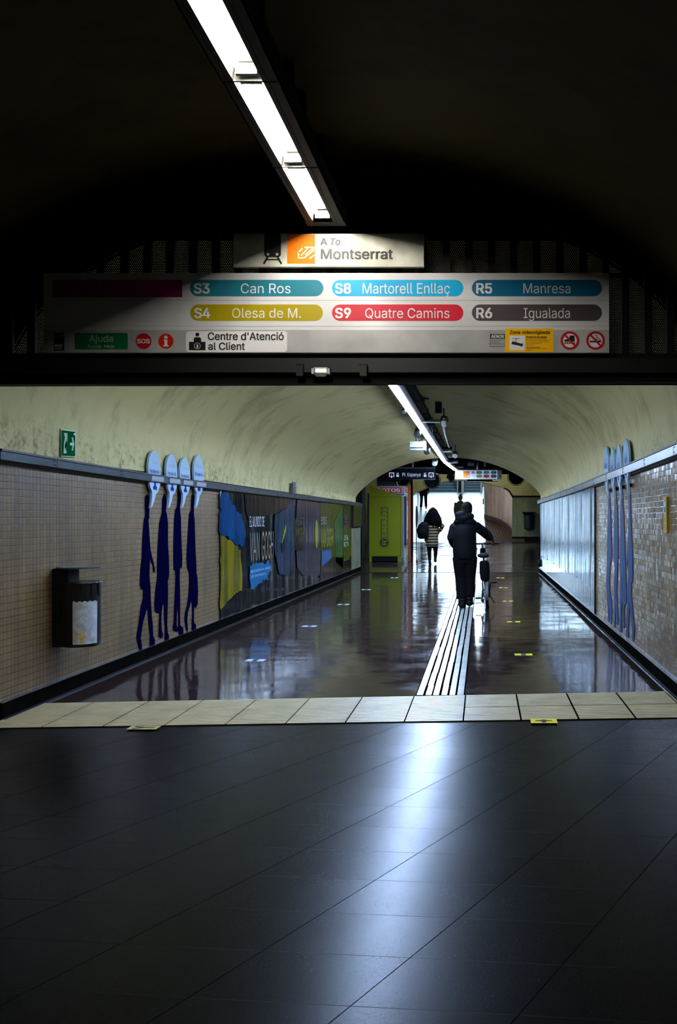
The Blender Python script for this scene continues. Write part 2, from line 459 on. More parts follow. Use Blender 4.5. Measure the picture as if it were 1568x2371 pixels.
# ------------------------------------------------------------------ setting
def struct(name, bm, m, **k): return tag(obj(name, bm, m, **k), kind='structure')
YS = 22.9                       # joint where the corridor floor ends and the slope begins
SL = .06
def zf(Y): return 0 if Y < YS else SL*(Y-YS)
YP = 33.3                       # portal wall
ZP = zf(YP)
bm = B(); box(bm, -4.5, 2.6, -.6, 6.2, -.1, 0); struct('floor_front', bm, M['floor_near'])
bm = B(); box(bm, XL-.1, XR+.1, 6.2, YS, -.1, 0); struct('floor_corridor', bm, M['floor'])
bm = B()
prism(bm, [(-7, YS, 0), (-7, YP, ZP), (-7, YP, ZP-.1), (-7, YS, -.1)], (1,0,0), 12); struct('floor_hall', bm, M['floor'])
bm = B(); box(bm, XL-.1, XR+.1, YS-.06, YS+.02, 0, .006); struct('trim_floor_joint', bm, M['black'])
bm = B(); box(bm, -2.6, 1.5, 25.0, 25.03, zf(25.0)+.001, zf(25.03)+.004); struct('trim_floor_strip', bm, M['greym'])

# ribbed band and guide path
def yf(X): return 5.93+.066*X
def yb(X): return 6.80+.095*X
bm = B()
prism(bm, [(-3.31, yf(-3.31), .001), (1.5, yf(1.5), .001), (1.5, yb(1.5), .001), (-3.31, yb(-3.31), .001)], (0,0,1), .003)
struct('floor_band_bed', bm, M['groove'])
bm = B(); nr = 18; xs = [-3.31]+[-.132+.4*k for k in range(-7, 5)]+[1.5]
for a, b in zip(xs[:-1], xs[1:]):
    if b-a < .03: continue
    j0 = random.uniform(.004, .008); a += j0; b -= j0; brk = random.random()
    for i in range(nr):
        t0 = (i+.09)/nr; t1 = (i+.91)/nr
        if i == 8 and a > -.2: t1 -= .03/nr*8
        P = [(X, yf(X)*(1-t)+yb(X)*t, .004) for X, t in ((a, t0), (b, t0), (b, t1), (a, t1))]
        prism(bm, P, (0,0,1), .004)
struct('floor_ribbed_band', bm, M['band'])
px0, px1 = -.527, -.137
bm = B(); box(bm, px0, px1, 6.76, YS-.1, .001, .003); struct('floor_path_bed', bm, M['groove'])
bm = B(); y = 6.79; w = (px1-px0-.012)/6; k = 0
while y < YS-.3:
    Lr = .6 if k % 3 else .4; k += 1
    for i in range(6):
        x0 = px0+.006+i*w; wob = random.uniform(-.003, .003)
        box(bm, x0+(.004 if i == 0 else .009+wob), x0+w-(.004 if i == 5 else .009-wob), y+.004, y+Lr-.004, .003, .0075)
    y += Lr
struct('floor_guide_path', bm, M['path'])

# side walls
ZRL, ZRR = 1.84, 1.92
bm = B(); box(bm, XL-.15, XL, 5.86, 23.6, -.1, ZRL+.02); struct('wall_left', bm, M['tile_l'])
bm = B(); box(bm, XR, XR+.15, 5.86, 23.0, -.1, ZRR+.02); struct('wall_right', bm, M['tile_r'])
def rail(side):
    X, s, y1 = (XL, 1, 23.6) if side == 'left' else (XR, -1, 23.0)
    zp = [(5.86, 1.862), (8.6, 1.833), (y1, 1.834)] if side == 'left' else [(5.86, 1.972), (8.4, 1.948), (14, 1.92), (y1, 1.908)]
    h = .068 if side == 'left' else .085
    o = tag(empty('trim_'+side, (X, 6, 1.8)), kind='structure')
    o['label'] = 'brushed steel cable rail along the top of the '+side+' tiled wall'
    def seg(n, d0, d1, zo0, zo1, m):
        bm = B()
        a = X+s*d0; b = X+s*d1
        v = []
        for Y, zt in zp:
            v.append([bm.verts.new((a, Y, zt+zo0)), bm.verts.new((b, Y, zt+zo0)), bm.verts.new((b, Y, zt+zo1)), bm.verts.new((a, Y, zt+zo1))])
        for a_, b_ in zip(v[:-1], v[1:]):
            for i in range(4): bm.faces.new((a_[i], a_[(i+1) % 4], b_[(i+1) % 4], b_[i]))
        bm.faces.new(v[0]); bm.faces.new(v[-1][::-1]); obj(n, bm, m, o)
    seg('rail_body', 0, .062, -h, -.008, M['rail'])
    seg('rail_lip', 0, .070, -.008, .006, M['rail_dark'])
    seg('rail_painted_shade', 0, .03, -h-.016, -h, M['rail_dark'])  # dark strip standing for the shade beneath the rail
    bm = B()
    for i in range(14):
        Y = 6.6+i*1.2; zt = next(q0[1]+(q1[1]-q0[1])*(Y-q0[0])/(q1[0]-q0[0]) for q0, q1 in zip(zp[:-1], zp[1:]) if Y <= q1[0])
        for dz in (-h*.3, -h*.75): tube(bm, [(X+s*.062, Y, zt+dz), (X+s*.065, Y, zt+dz)], .006, 8)
        box(bm, min(X+s*.061, X+s*.0632), max(X+s*.061, X+s*.0632), Y+.04, Y+.044, zt-h, zt-.009)
    obj('rail_screws', bm, M['black'], o)['kind'] = 'stuff'
rail('left'); rail('right')
def base(side):
    X, s, y1 = (XL, 1, 23.6) if side == 'left' else (XR, -1, 23.0)
    o = tag(empty('baseboard_'+side, (X, 6, 0)), kind='structure')
    def bx(n, d, z0, z1, m):
        bm = B(); a, b = sorted((X, X+s*d)); box(bm, a, b, 5.95, y1, z0, z1); obj(n, bm, m, o)
    bx('skirting', .02, .012, .12, M['base']); bx('top_strip', .028, .12, .127, M['chrome'])
    bx('floor_strip', .045, 0, .009, M['chrome']); bx('dark_strip', .03, .009, .014, M['black'])  # thin black strip between skirting and floor strip
base('left'); base('right')

# vaults
VC, VH = -.9, 2.43
def vparam(Y):
    t = min(max((Y-6)/(22.7-6), 0), 1)
    return 1.56*(1-t)+1.03*t   # rise above 2.0
def vz(X, Y):
    u = min(abs((X-VC)/VH), 1); zs = 2.0+.03*(X-VC)/VH
    t = min(max((Y-10)/(22.7-10), 0), 1)
    return zs+vparam(Y)*(1-u*u)**(.42*(1-t)+.76*t)
bm = B(); ny, na = 44, 64
Yg = [5.9+(22.7-5.9)*i/ny for i in range(ny+1)]
us = [math.sin(PI*(k/na-.5)) for k in range(na+1)]
grid = []
for Y in Yg:
    row = [bm.verts.new((VC-VH, Y, ZRL))]
    for u in us: row.append(bm.verts.new((VC+VH*u, Y, vz(VC+VH*u, Y))))
    row.append(bm.verts.new((VC+VH, Y, ZRR))); grid.append(row)
for i in range(ny):
    for k in range(len(grid[0])-1): bm.faces.new((grid[i][k], grid[i][k+1], grid[i+1][k+1], grid[i+1][k]))
struct('ceiling_vault', bm, M['plaster'], smooth=True)
def vault_hit(px, py):
    dx, dz = (px-CX)/F, -(py-CY)/F; Y = 6.
    while Y < 22.7:
        X, Z = dx*Y, EYE+dz*Y
        if Z > vz(X, Y) or X > XR-.001 or X < XL+.001: break
        Y += .02
    return Vector((dx*Y, Y, EYE+dz*Y))
# end face of the vault (its thickness) closing up to the hall ceiling
bm = B()
for side in (0,):
    prev = None
    for u in us:
        X = VC+VH*u; z = vz(X, 22.7)
        if prev: quad(bm, (prev[0], 22.7, prev[1]), (X, 22.7, z), (X, 22.7, 4.2), (prev[0], 22.7, 4.2))
        prev = (X, z)
quad(bm, (-7, 22.7, -.1), (XL, 22.7, -.1), (XL, 22.7, 4.2), (-7, 22.7, 4.2)); quad(bm, (XR, 22.75, -.1), (5, 22.75, -.1), (5, 22.75, 4.2), (XR, 22.75, 4.2))
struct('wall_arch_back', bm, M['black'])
# front vault
NC, NH = -1.1, 2.85
def nvz(X):
    u = min(abs((X-NC)/NH), 1); return 1.95+1.86*math.sqrt(1-u*u)
bm = B(); rows = []
for Y in (-.6, 1.5, 3.5, 5.9):
    rows.append([bm.verts.new((NC+NH*u, Y, nvz(NC+NH*u))) for u in us])
for i in range(3):
    for k in range(na): bm.faces.new((rows[i][k], rows[i][k+1], rows[i+1][k+1], rows[i+1][k]))
struct('ceiling_front_vault', bm, M['plaster_shaded'], smooth=True)
bm = B()
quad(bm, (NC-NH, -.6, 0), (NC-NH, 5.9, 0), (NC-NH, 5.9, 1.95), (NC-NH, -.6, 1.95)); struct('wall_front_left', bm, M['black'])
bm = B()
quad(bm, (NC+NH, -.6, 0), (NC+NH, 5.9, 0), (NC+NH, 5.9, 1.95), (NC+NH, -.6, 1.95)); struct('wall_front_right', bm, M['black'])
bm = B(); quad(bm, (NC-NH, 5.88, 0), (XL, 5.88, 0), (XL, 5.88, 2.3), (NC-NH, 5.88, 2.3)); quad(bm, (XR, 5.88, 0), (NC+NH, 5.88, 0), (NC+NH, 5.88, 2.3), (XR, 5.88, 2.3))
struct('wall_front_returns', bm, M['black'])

# perforated screen above the opening
scr = empty('perforated_screen', (VC, 5.9, 2.3), 'black perforated metal screen with upright bars filling the arch behind the direction signs', 'screen')
bm = B(); n = 60; xs = [NC-NH+2*NH*i/n for i in range(n+1)]
for a, b in zip(xs[:-1], xs[1:]):
    quad(bm, (a, 5.88, 2.3), (b, 5.88, 2.3), (b, 5.88, max(2.3, nvz(b))), (a, 5.88, max(2.3, nvz(a))))
obj('perforated_sheet', bm, M['perf'], scr)
# solid part above the vault, dropped lower to stand for its dark crown
bm = B()
for a, b in zip(xs[:-1], xs[1:]):
    za = vz(a, 5.9)-.02 if XL < a < XR else 2.0; zb = vz(b, 5.9)-.02 if XL < b < XR else 2.0
    za = max(min(za, 3.3), 2.3); zb = max(min(zb, 3.3), 2.3); ta, tb = max(nvz(a), za), max(nvz(b), zb)
    quad(bm, (a, 5.92, za), (b, 5.92, zb), (b, 5.92, tb+.02), (a, 5.92, ta+.02))
struct('wall_above_vault', bm, M['black'])
bp = [at(x, 700, 5.85).x for x in (178, 234, 289, 342, 394, 447, 500, 553, 609, 660, 713, 766, 820, 872, 926, 980, 1034, 1086, 1138, 1190, 1242, 1296, 1350, 1403, 1449, 1501, 1553)]
bp = [bp[0]-.153*k for k in range(5, 0, -1)]+bp
for x in bp:
    top = nvz(x)-.03
    if top > 2.45:
        bm = B(); box(bm, x-.026, x+.026, 5.84, 5.872, 2.36, top); obj('upright_bar', bm, M['blackm'], scr)
bm = B()
for z in (2.455, 3.03): box(bm, -3.2, 1.5, 5.873, 5.879, z, z+.03)
obj('cross_bar', bm, M['blackm'], scr)
bm = B(); pts = []
for i in range(41):
    X = NC-NH*.985+2*NH*.985*i/40; pts.append((X, 5.84, nvz(X)-.02))
tube(bm, pts, .035, 8); obj('arched_frame', bm, M['blackm'], scr, smooth=True)
bm = B(); box(bm, NC-NH+.02, NC+NH-.02, 5.74, 5.9, at(0, 862, 5.74).z, at(0, 829, 5.74).z); struct('trim_beam_upper', bm, M['blackm'])
bm = B(); prism(bm, [(NC-NH, 5.8, at(0, 890.5, 5.8).z), (NC+NH, 5.8, at(0, 884.5, 5.8).z), (NC+NH, 5.8, 2.503), (NC-NH, 5.8, 2.503)], (0,1,0), .1); struct('trim_beam_lower', bm, M['black'])
# clips and lamp on the beam
for px, lab in ((695, 'left of'), (842, 'right of')):
    bm = B(); a, b = at(px-8, 871, 5.72), at(px+8, 843, 5.72); box(bm, a.x, b.x, 5.70, 5.74, a.z, b.z)
    box(bm, a.x-.006, b.x+.006, 5.695, 5.705, b.z-.005, b.z)
    tag(obj('beam_clip', bm, M['blackm']), 'small black metal clip on the beam, %s the little clear lamp' % lab, 'clip')
e = at(743, 868, 5.7)
el = empty('emergency_lamp', e, 'small clear box lamp with lit bar on the black beam under the signs', 'lamp')
a, b = at(722, 866, 5.7), at(764, 851, 5.7)
bm = B(); box(bm, a.x, b.x, 5.69, 5.74, b.z-.006, b.z); box(bm, a.x, a.x+.015, 5.69, 5.74, a.z, b.z); box(bm, b.x-.015, b.x, 5.69, 5.74, a.z, b.z)
obj('clear_housing', bm, M['whitem'], el)
bm = B(); box(bm, a.x+.024, b.x-.024, 5.695, 5.72, a.z+.012, b.z-.008); obj('light_bar', bm, mat('warm_led_bar', '#fff6e0', .5, emit=.8, ecol='#fff4d8'), el)
bm = B(); prism(bm, [(a.x+.012, 5.7, a.z+.008), (b.x-.012, 5.7, a.z+.008), (b.x-.03, 5.7, a.z-.016), (a.x+.03, 5.7, a.z-.016)], (0,1,0), .03); obj('lamp_shade', bm, M['greym'], el)

# ------------------------------------------------------------------ lamps
def trough(y0, y1, lab, last=False):
    x0, x1 = -1.10, -.97; z = 3.32
    o = empty('fluorescent_fitting', (-1.035, (y0+y1)/2, z), lab, 'ceiling lamp', 'fluorescent fittings ahead of the signs')
    g = .006; y0 += g; y1 -= g
    bm = B(); box(bm, -1.152, x0, y0, y1, z, z+.008); box(bm, x1, -.895, y0, y1, z, z+.008)
    box(bm, -1.152, -1.145, y0, y1, z, z+.12); box(bm, -.902, -.895, y0, y1, z, z+.12); box(bm, -1.152, -.895, y0, y1, z+.112, z+.12)
    if last: box(bm, -1.152, -.895, y1, y1+.08, z, z+.12)
    box(bm, -1.128, -1.124, y0, y1, z-.003, z); box(bm, -.95, -.946, y0, y1, z-.003, z)
    obj('housing', bm, M['housing'], o)
    bm = B(); h = z+.075
    for a, b in (((x0, z+.004), (x0+.01, h)), ((x0+.01, h), (x1-.01, h))):
        quad(bm, (a[0], y0, a[1]), (a[0], y1, a[1]), (b[0], y1, b[1]), (b[0], y0, b[1]))
    quad(bm, (x0, y0, z), (x1, y0, z), (x1, y0, h), (x0, y0, h)); quad(bm, (x0, y1, z), (x1, y1, z), (x1, y1, h), (x0, y1, h))
    obj('reflector', bm, M['tray'], o)
    bm = B(); quad(bm, (x1-.01, y0, h), (x1-.01, y1, h), (x1, y1, z+.004), (x1, y0, z+.004)); obj('dark_reflector_side', bm, M['greym'], o)  # reflector side darkened to keep light off the sign's left end
    for tx in (-1.062,):
        bm = B(); tube(bm, [(tx, y0+.05, z+.030), (tx, y1-.04, z+.030)], .013, 12); obj('tube', bm, M['tube'], o, smooth=True)
    for yy in (y0+.02, y1-.04):
        bm = B(); box(bm, x0+.02, x1-.015, yy, yy+.02, z+.012, z+.06); obj('lamp_holder', bm, M['greym'], o)
    for yy in (y0+.15, y1-.15):
        bm = B(); box(bm, -1.06, -1.0, yy-.015, yy+.015, z+.12, nvz(-1.03)-.0); obj('hanger', bm, M['blackm'], o)
yy = [1.1, 2.0, 2.9, 3.82, 4.75, 5.62]
labs = ['lit fluorescent fitting above the camera, farthest from the signs', 'lit fluorescent fitting overhead, next after the first', 'lit fluorescent fitting cut off by the top edge of the photo',
        'lit fluorescent fitting second from the signs, long and bright', 'lit fluorescent fitting ending right above the top direction sign']
for i in range(2, 5): trough(yy[i], yy[i+1], labs[i], i == 4)
trough(yy[1], yy[2], labs[1])

sx = lambda Y: -1.04+.035*max(0, (Y-7))/16
def strip(y0, y1, xa, xb, lab, grp=True):
    z = 2.925; o = empty('strip_light', ((xa+xb)/2, (y0+y1)/2, z), lab, 'ceiling lamp', 'cool strip lights along the corridor vault' if grp else None)
    def pr(n, h, z0, z1, m):
        bm = B(); v = []
        for x, Y in ((xa, y0), (xb, y1)):
            v.append([bm.verts.new(p) for p in ((x-h, Y, z0), (x+h, Y, z0), (x+h, Y, z1), (x-h, Y, z1))])
        for i in range(4): bm.faces.new((v[0][i], v[0][(i+1) % 4], v[1][(i+1) % 4], v[1][i]))
        bm.faces.new(v[0]); bm.faces.new(v[1][::-1]); return obj(n, bm, m, o)
    pr('diffuser', .036, z+.016, z+.03, M['strip'])
    for k in (-1, 1):
        bm = B(); v = []
        for x, Y in ((xa, y0), (xb, y1)):
            v.append([bm.verts.new(p) for p in ((x+k*.036, Y, z), (x+k*.040, Y, z), (x+k*.040, Y, z+.03), (x+k*.036, Y, z+.03))])
        for i in range(4): bm.faces.new((v[0][i], v[0][(i+1) % 4], v[1][(i+1) % 4], v[1][i]))
        bm.faces.new(v[0]); bm.faces.new(v[1][::-1]); obj('side_lens', bm, M['lens'], o)
    pr('housing', .075, z+.031, z+.12, M['housing'])
    bm = B(); v = []
    for x, Y in ((xa, y0), (xb, y1)): v.append([bm.verts.new(p) for p in ((x+.062, Y, z+.018), (x+.125, Y, z+.018), (x+.125, Y, z+.085), (x+.062, Y, z+.085))])
    for i in range(4): bm.faces.new((v[0][i], v[0][(i+1) % 4], v[1][(i+1) % 4], v[1][i]))
    bm.faces.new(v[0]); bm.faces.new(v[1][::-1]); obj('light_blocker', bm, M['housing'], o)  # added box that blocks light going up to the right
    bm = B(); ym = (y0+y1)/2; xm = (xa+xb)/2; top = vz(xm, ym) if ym < 22.7 else 3.2
    tube(bm, [(xm, ym, z+.09), (xm, ym, max(top, z+.1))], .008, 6); obj('hanger', bm, M['blackm'], o)
ys = [6.4+1.47*i for i in range(12)]
for i in range(len(ys)-1):
    strip(ys[i]+.004, ys[i+1]-.004, sx(ys[i]), sx(ys[i+1]), 'cool white strip light in the straight line of lamps along the corridor vault')
strip(23.02, 25.0, -1.0, -.92, 'cool white strip light bending right, first beyond the corridor arch', False)
strip(25.02, 26.75, -.92, -.84, 'cool white strip light ending beside the small white route sign', False)

bm = B(); box(bm, -.90, -.83, 7.4, 19.0, 3.0, 3.07)
for i in range(9): box(bm, -.91, -.82, 7.5+1.4*i, 7.54+1.4*i, 2.99, 3.08)
tag(obj('cable_tray', bm, M['black']), 'long black cable tray beside the strip lights under the vault crown', 'cable tray')
# ------------------------------------------------------------------ big direction signs
SY = 5.74
def fr(px, py, Y=SY): return at(px, py, Y)
def rect(name, x0, x1, y0, y1, m, par, Y=SY, t=.001, r=0, label=None):
    bm = B(); p0, p1 = fr(x0, y1, Y), fr(x1, y0, Y)
    pts = rrect(p0, p1, r*Y/F, FRONT[0]) if r else [p0, (p1.x, Y, p0.z), p1, (p0.x, Y, p1.z)]
    prism(bm, pts, (0,-1,0), t); o = obj(name, bm, m, par)
    if label: o['label'] = label
    return o
def tx(body, x0, x1, y0, y1, m, par, Y=SY, bold=0, shear=0, t=.0025, name='lettering'):
    return text(name, body, fr(x0, y1, Y), fr(x1, y0, Y), m, par, FRONT, bold, shear, t)
def disc(name, cx, cy, r, m, par, Y=SY, t=.001, off=0):
    bm = B(); prism(bm, circ(fr(cx, cy, Y)-Vector((0, off, 0)), r*Y/F, FRONT[0]), (0,-1,0), t); return obj(name, bm, m, par)

big = empty('route_sign', fr(755, 817), 'wide white route sign with coloured line pills hanging across the tunnel mouth', 'sign')
bm = B(); a, b = fr(100, 817), fr(1411, 632); box(bm, a.x, b.x, SY, SY+.045, a.z, b.z); obj('panel', bm, M['signw'], big, bevel=.002)
rect('grey_band', 101, 1410, 764, 816, M['signg'], big, t=.0008)
pp = rect('route_pill', 122, 422, 648, 688, M['magenta'], big, label='magenta square-ended route pill'); tx('Molí Nou', 230, 347, 652, 684, M['inkd'], pp)
pills = [(440, 749, 648, 686, 'teal', 'S3', (450, 485), 'Can Ros', (558, 673)), (769, 1073, 648, 686, 'cyan', 'S8', (777, 812), 'Martorell Enllaç', (840, 1042)),
         (1093, 1394, 648, 686, 'petrol', 'R5', (1104, 1139), 'Manresa', (1212, 1321)), (441, 748, 705, 743, 'olive', 'S4', (451, 486), 'Olesa de M.', (538, 697)),
         (769, 1073, 705, 743, 'red', 'S9', (777, 812), 'Quatre Camins', (846, 1041)), (1093, 1394, 705, 743, 'slate', 'R6', (1104, 1139), 'Igualada', (1213, 1320))]
for x0, x1, y0, y1, c, n, nx, d, dx in pills:
    p = rect('route_pill', x0, x1, y0, y1, M[c], big, r=19, label='%s rounded route pill' % {'teal':'teal','cyan':'bright cyan','petrol':'dark petrol blue','olive':'mustard','red':'red','slate':'dark grey'}[c])
    tx(n, nx[0], nx[1], y0+8.5, y0+31.5, M['inkw'], p, bold=.03)
    lo = y0+31.5 + (7 if any(q in d for q in 'çgQ,') and d[0] != 'Q' else 0) + (2 if d[0] == 'Q' else 0)
    tx(d, dx[0], dx[1], y0+8.5 if d != 'Martorell Enllaç' else y0+8, lo, M['inkw'], p)
for yy_ in (695, 755): rect('panel_seam', 110, 1405, yy_, yy_+.6, M['signg'], big)
# lower row
p = rect('help_label', 173, 296, 771, 809, M['green'], big, r=4, label='green help label'); tx('Ajuda', 207, 262, 776, 796, mat('soft_white_ink', '#8fa890', .4), p, bold=.02)
tx('Ayuda', 203, 234, 798, 808, M['palegreen'], p); tx('Help', 241, 266, 798, 808, M['palegreen'], p, shear=.3)
p = rect('platform_pictogram', 125, 149, 770, 812, M['blackm'], big)
rect('pictogram_shape', 127, 144, 797, 804, M['signg'], p, t=.002); rect('pictogram_shape', 127, 144, 806, 809, M['signg'], p, t=.002); disc('pictogram_shape', 143, 777, 2.5, M['signg'], p, t=.002)
p = disc('sos_disc', 332.5, 790, 18.3, M['sosred'], big); tx('SOS', 318, 347, 785, 795, M['inkw'], p, bold=.03)
p = disc('information_disc', 384.3, 790, 17.6, M['infored'], big)
bm = B(); c = fr(384.3, 781); prism(bm, circ(c, .0115, FRONT[0]), (0,-1,0), .0022); prism(bm, [fr(*q) for q in ((379, 786.5), (388, 786.5), (388, 799.5), (390.5, 799.5), (390.5, 802.5), (378.5, 802.5), (378.5, 799.5), (381, 799.5), (381, 789), (379, 789))], (0,-1,0), .0022)
obj('letter_i', bm, M['inkw'], p)
p = rect('customer_centre_label', 431, 665, 767, 815, M['inkw'], big, r=7, label='white customer centre label')
bm = B(); prism(bm, circ(fr(457.3, 774.7), .0128, FRONT[0]), (0,-1,0), .002)
prism(bm, [fr(*q) for q in ((438, 811), (476, 811), (476, 791.5), (466, 791.5), (466, 784), (463, 781), (452, 781), (449, 784), (449, 791.5), (438, 791.5))], (0,-1,0), .002); ic = obj('desk_clerk_pictogram', bm, M['ink'], p)
bm = B(); ring(bm, fr(457.4, 801)-Vector((0,.0025,0)), (0,1,0), .0195, .0016, 24, 4); obj('ring', bm, M['inkw'], ic); rect('letter_i', 456, 459, 798, 806, M['inkw'], ic, t=.003)
tx("Centre d'Atenció", 482, 657, 769.5, 787.5, M['ink'], p, bold=.018); tx('al Client', 483, 567, 793, 810.5, M['ink'], p, bold=.018)
p = rect('certificate_label', 1135, 1169.5, 773.5, 803, M['ink'], big); rect('white_field', 1136, 1168.8, 784.5, 802, M['signg'], p, t=.0015); tx('AENOR', 1138, 1167, 775.5, 782.5, M['inkw'], p, bold=.03)
tx('PREVISTOS RISVANT', 1138, 1166, 787, 790, M['ink'], p); tx('LASTRELLO', 1138, 1155, 791, 794, M['ink'], p); rect('rule_line', 1136, 1169, 796, 796.8, M['ink'], p, t=.002)
p = rect('camera_notice', 1170, 1281.5, 760.5, 815.5, M['yellow'], big, t=.0016, label='yellow video surveillance notice')
tx('Zona videovigilada', 1181, 1273, 765.5, 775.5, M['ink'], p, bold=.02, t=.003)
w = rect('white_field', 1180, 1215.5, 777.5, 811, M['inkw'], p, t=.0024)
bm = B(); stroke(bm, [fr(1187, 784), fr(1203, 784.5)], .003, (0,-1,0), .0034); stroke(bm, [fr(1195, 784), fr(1195, 792)], .003, (0,-1,0), .0034)
prism(bm, [fr(*q) for q in ((1187, 790), (1208, 796), (1212, 795), (1209, 804), (1205, 801), (1184, 797))], (0,-1,0), .0034); obj('camera_pictogram', bm, M['ink'], w)
tx('Protecció de dades', 1219, 1266, 778, 783, M['ink'], p, bold=.02, t=.003)
for i, (ln, x1) in enumerate((('Per utilitzar els seus drets respecte', 1268), ('Ferrocarrils de la Generalitat de Catalunya', 1273), ('Carrer dels Vergós, 44, 08017 Barcelona', 1271), ('i el c/ Indústria 70', 1254), ('www.fgc.cat', 1236))):
    tx(ln, 1219, x1, 784+i*3.4, 786.6+i*3.4, M['ink'], p, t=.003)
for i, (ln, x1) in enumerate((('Per a més informació:', 1250), ('Delegat de Protecció de Dades (PTO),', 1268), ('dpd@fgc.cat', 1236))):
    tx(ln, 1219, x1, 803+i*3.4, 805.6+i*3.4, M['ink'], p, bold=.02 if i == 0 else 0, t=.003)
def ban(cx, name, lab):
    p = disc('white_disc', cx, 788.5, 18, M['signw'], big, t=.0012); p['label'] = lab
    bm = B(); n = 40; c = fr(cx, 788.5); r0, r1 = 16.3*SY/F, 21.3*SY/F
    for i in range(n):
        a0, a1 = 2*PI*i/n, 2*PI*(i+1)/n
        P = [c+Vector((r*math.cos(a), 0, r*math.sin(a))) for r, a in ((r0, a0), (r1, a0), (r1, a1), (r0, a1))]; prism(bm, P, (0,-1,0), .003)
    stroke(bm, [fr(cx-12, 775), fr(cx+12, 801)], .012, (0,-1,0), .0034); obj('red_ring', bm, M['sosred'], p)
    return p
p = ban(1319.6, 'skate', 'no roller skates symbol')
bm = B(); prism(bm, [fr(*q) for q in ((1320, 777), (1330, 777), (1331, 791), (1307, 791), (1307, 787), (1317, 785))], (0,-1,0), .0024)
for i in range(5): prism(bm, circ(fr(1309+i*5.2, 794.5), .0055, FRONT[0], n=12), (0,-1,0), .0024)
obj('skate_shape', bm, M['ink'], p)
p = ban(1379, 'smoke', 'no smoking symbol')
bm = B(); stroke(bm, [fr(1367, 791), fr(1391, 791)], .010, (0,-1,0), .0024)
stroke(bm, [fr(1391, 788), fr(1388, 784), (fr(1382, 783)), fr(1383, 778), fr(1378, 776)], .004, (0,-1,0), .0024); stroke(bm, [fr(1388, 789), fr(1384, 787), fr(1379, 784)], .003, (0,-1,0), .0024)
obj('cigarette_shape', bm, M['ink'], p)

MY = 5.735
ms = empty('destination_sign', fr(761, 618, MY), 'cream destination sign with orange logo square mounted above the wide route sign', 'sign')
bm = B(); a, b = fr(541, 618, MY), fr(982, 541, MY); box(bm, a.x, b.x, MY, MY+.03, a.z, b.z); obj('panel', bm, M['signm'], ms, bevel=.0015)
lg = rect('logo_square', 665, 729.5, 543, 610.5, M['orange'], ms, Y=MY, label='orange logo square')
z7 = lambda x, y: fr(590+x/3.824, 530+y/3.824, MY)
bm = B(); stroke(bm, [z7(528, 164), z7(432, 164), z7(388, 207), z7(388, 258), z7(437, 258), z7(522, 190)], .0088, (0,-1,0), .0024)
stroke(bm, [z7(412, 236), z7(470, 172)], .0075, (0,-1,0), .0024); stroke(bm, [z7(448, 228), z7(505, 180), z7(526, 180)], .0075, (0,-1,0), .0024); stroke(bm, [z7(490, 262), z7(526, 232)], .0085, (0,-1,0), .0024)
obj('logo_mark', bm, M['signm'], lg)
tx('A', 743, 757.5, 552, 567.5, M['ink'], ms, Y=MY, bold=.03); tx('To', 766, 788, 552, 567.5, M['ink'], ms, Y=MY, bold=.03, shear=.25); tx('Montserrat', 744, 909, 577, 600, M['ink'], ms, Y=MY, bold=.02)
bm = B(); prism(bm, rrect(z7(85, 250), z7(232, 40), .02, FRONT[0]), (0,-1,0), .002)
stroke(bm, [z7(118, 245), z7(82, 305)], .012, (0,-1,0), .002); stroke(bm, [z7(200, 245), z7(234, 305)], .012, (0,-1,0), .002); stroke(bm, [z7(100, 272), z7(216, 272)], .008, (0,-1,0), .002)
tr = obj('train_pictogram', bm, M['ink'], ms)
bm = B()
for x in (118, 198): prism(bm, circ(z7(x, 226), .009, FRONT[0], n=16), (0,-1,0), .003)
obj('headlight', bm, M['signm'], tr)
for x, nm in ((600, 'a'), (930, 'b')):
    bm = B(); p = fr(x, 541, MY); box(bm, p.x-.01, p.x+.01, MY+.03, 5.86, p.z-.06, p.z-.02); obj('bracket', bm, M['blackm'], ms)
bm = B()
for x in (300, 1250):
    p = fr(x, 640); box(bm, p.x-.015, p.x+.015, SY+.045, 5.86, p.z-.1, p.z-.04)
obj('bracket', bm, M['blackm'], big)

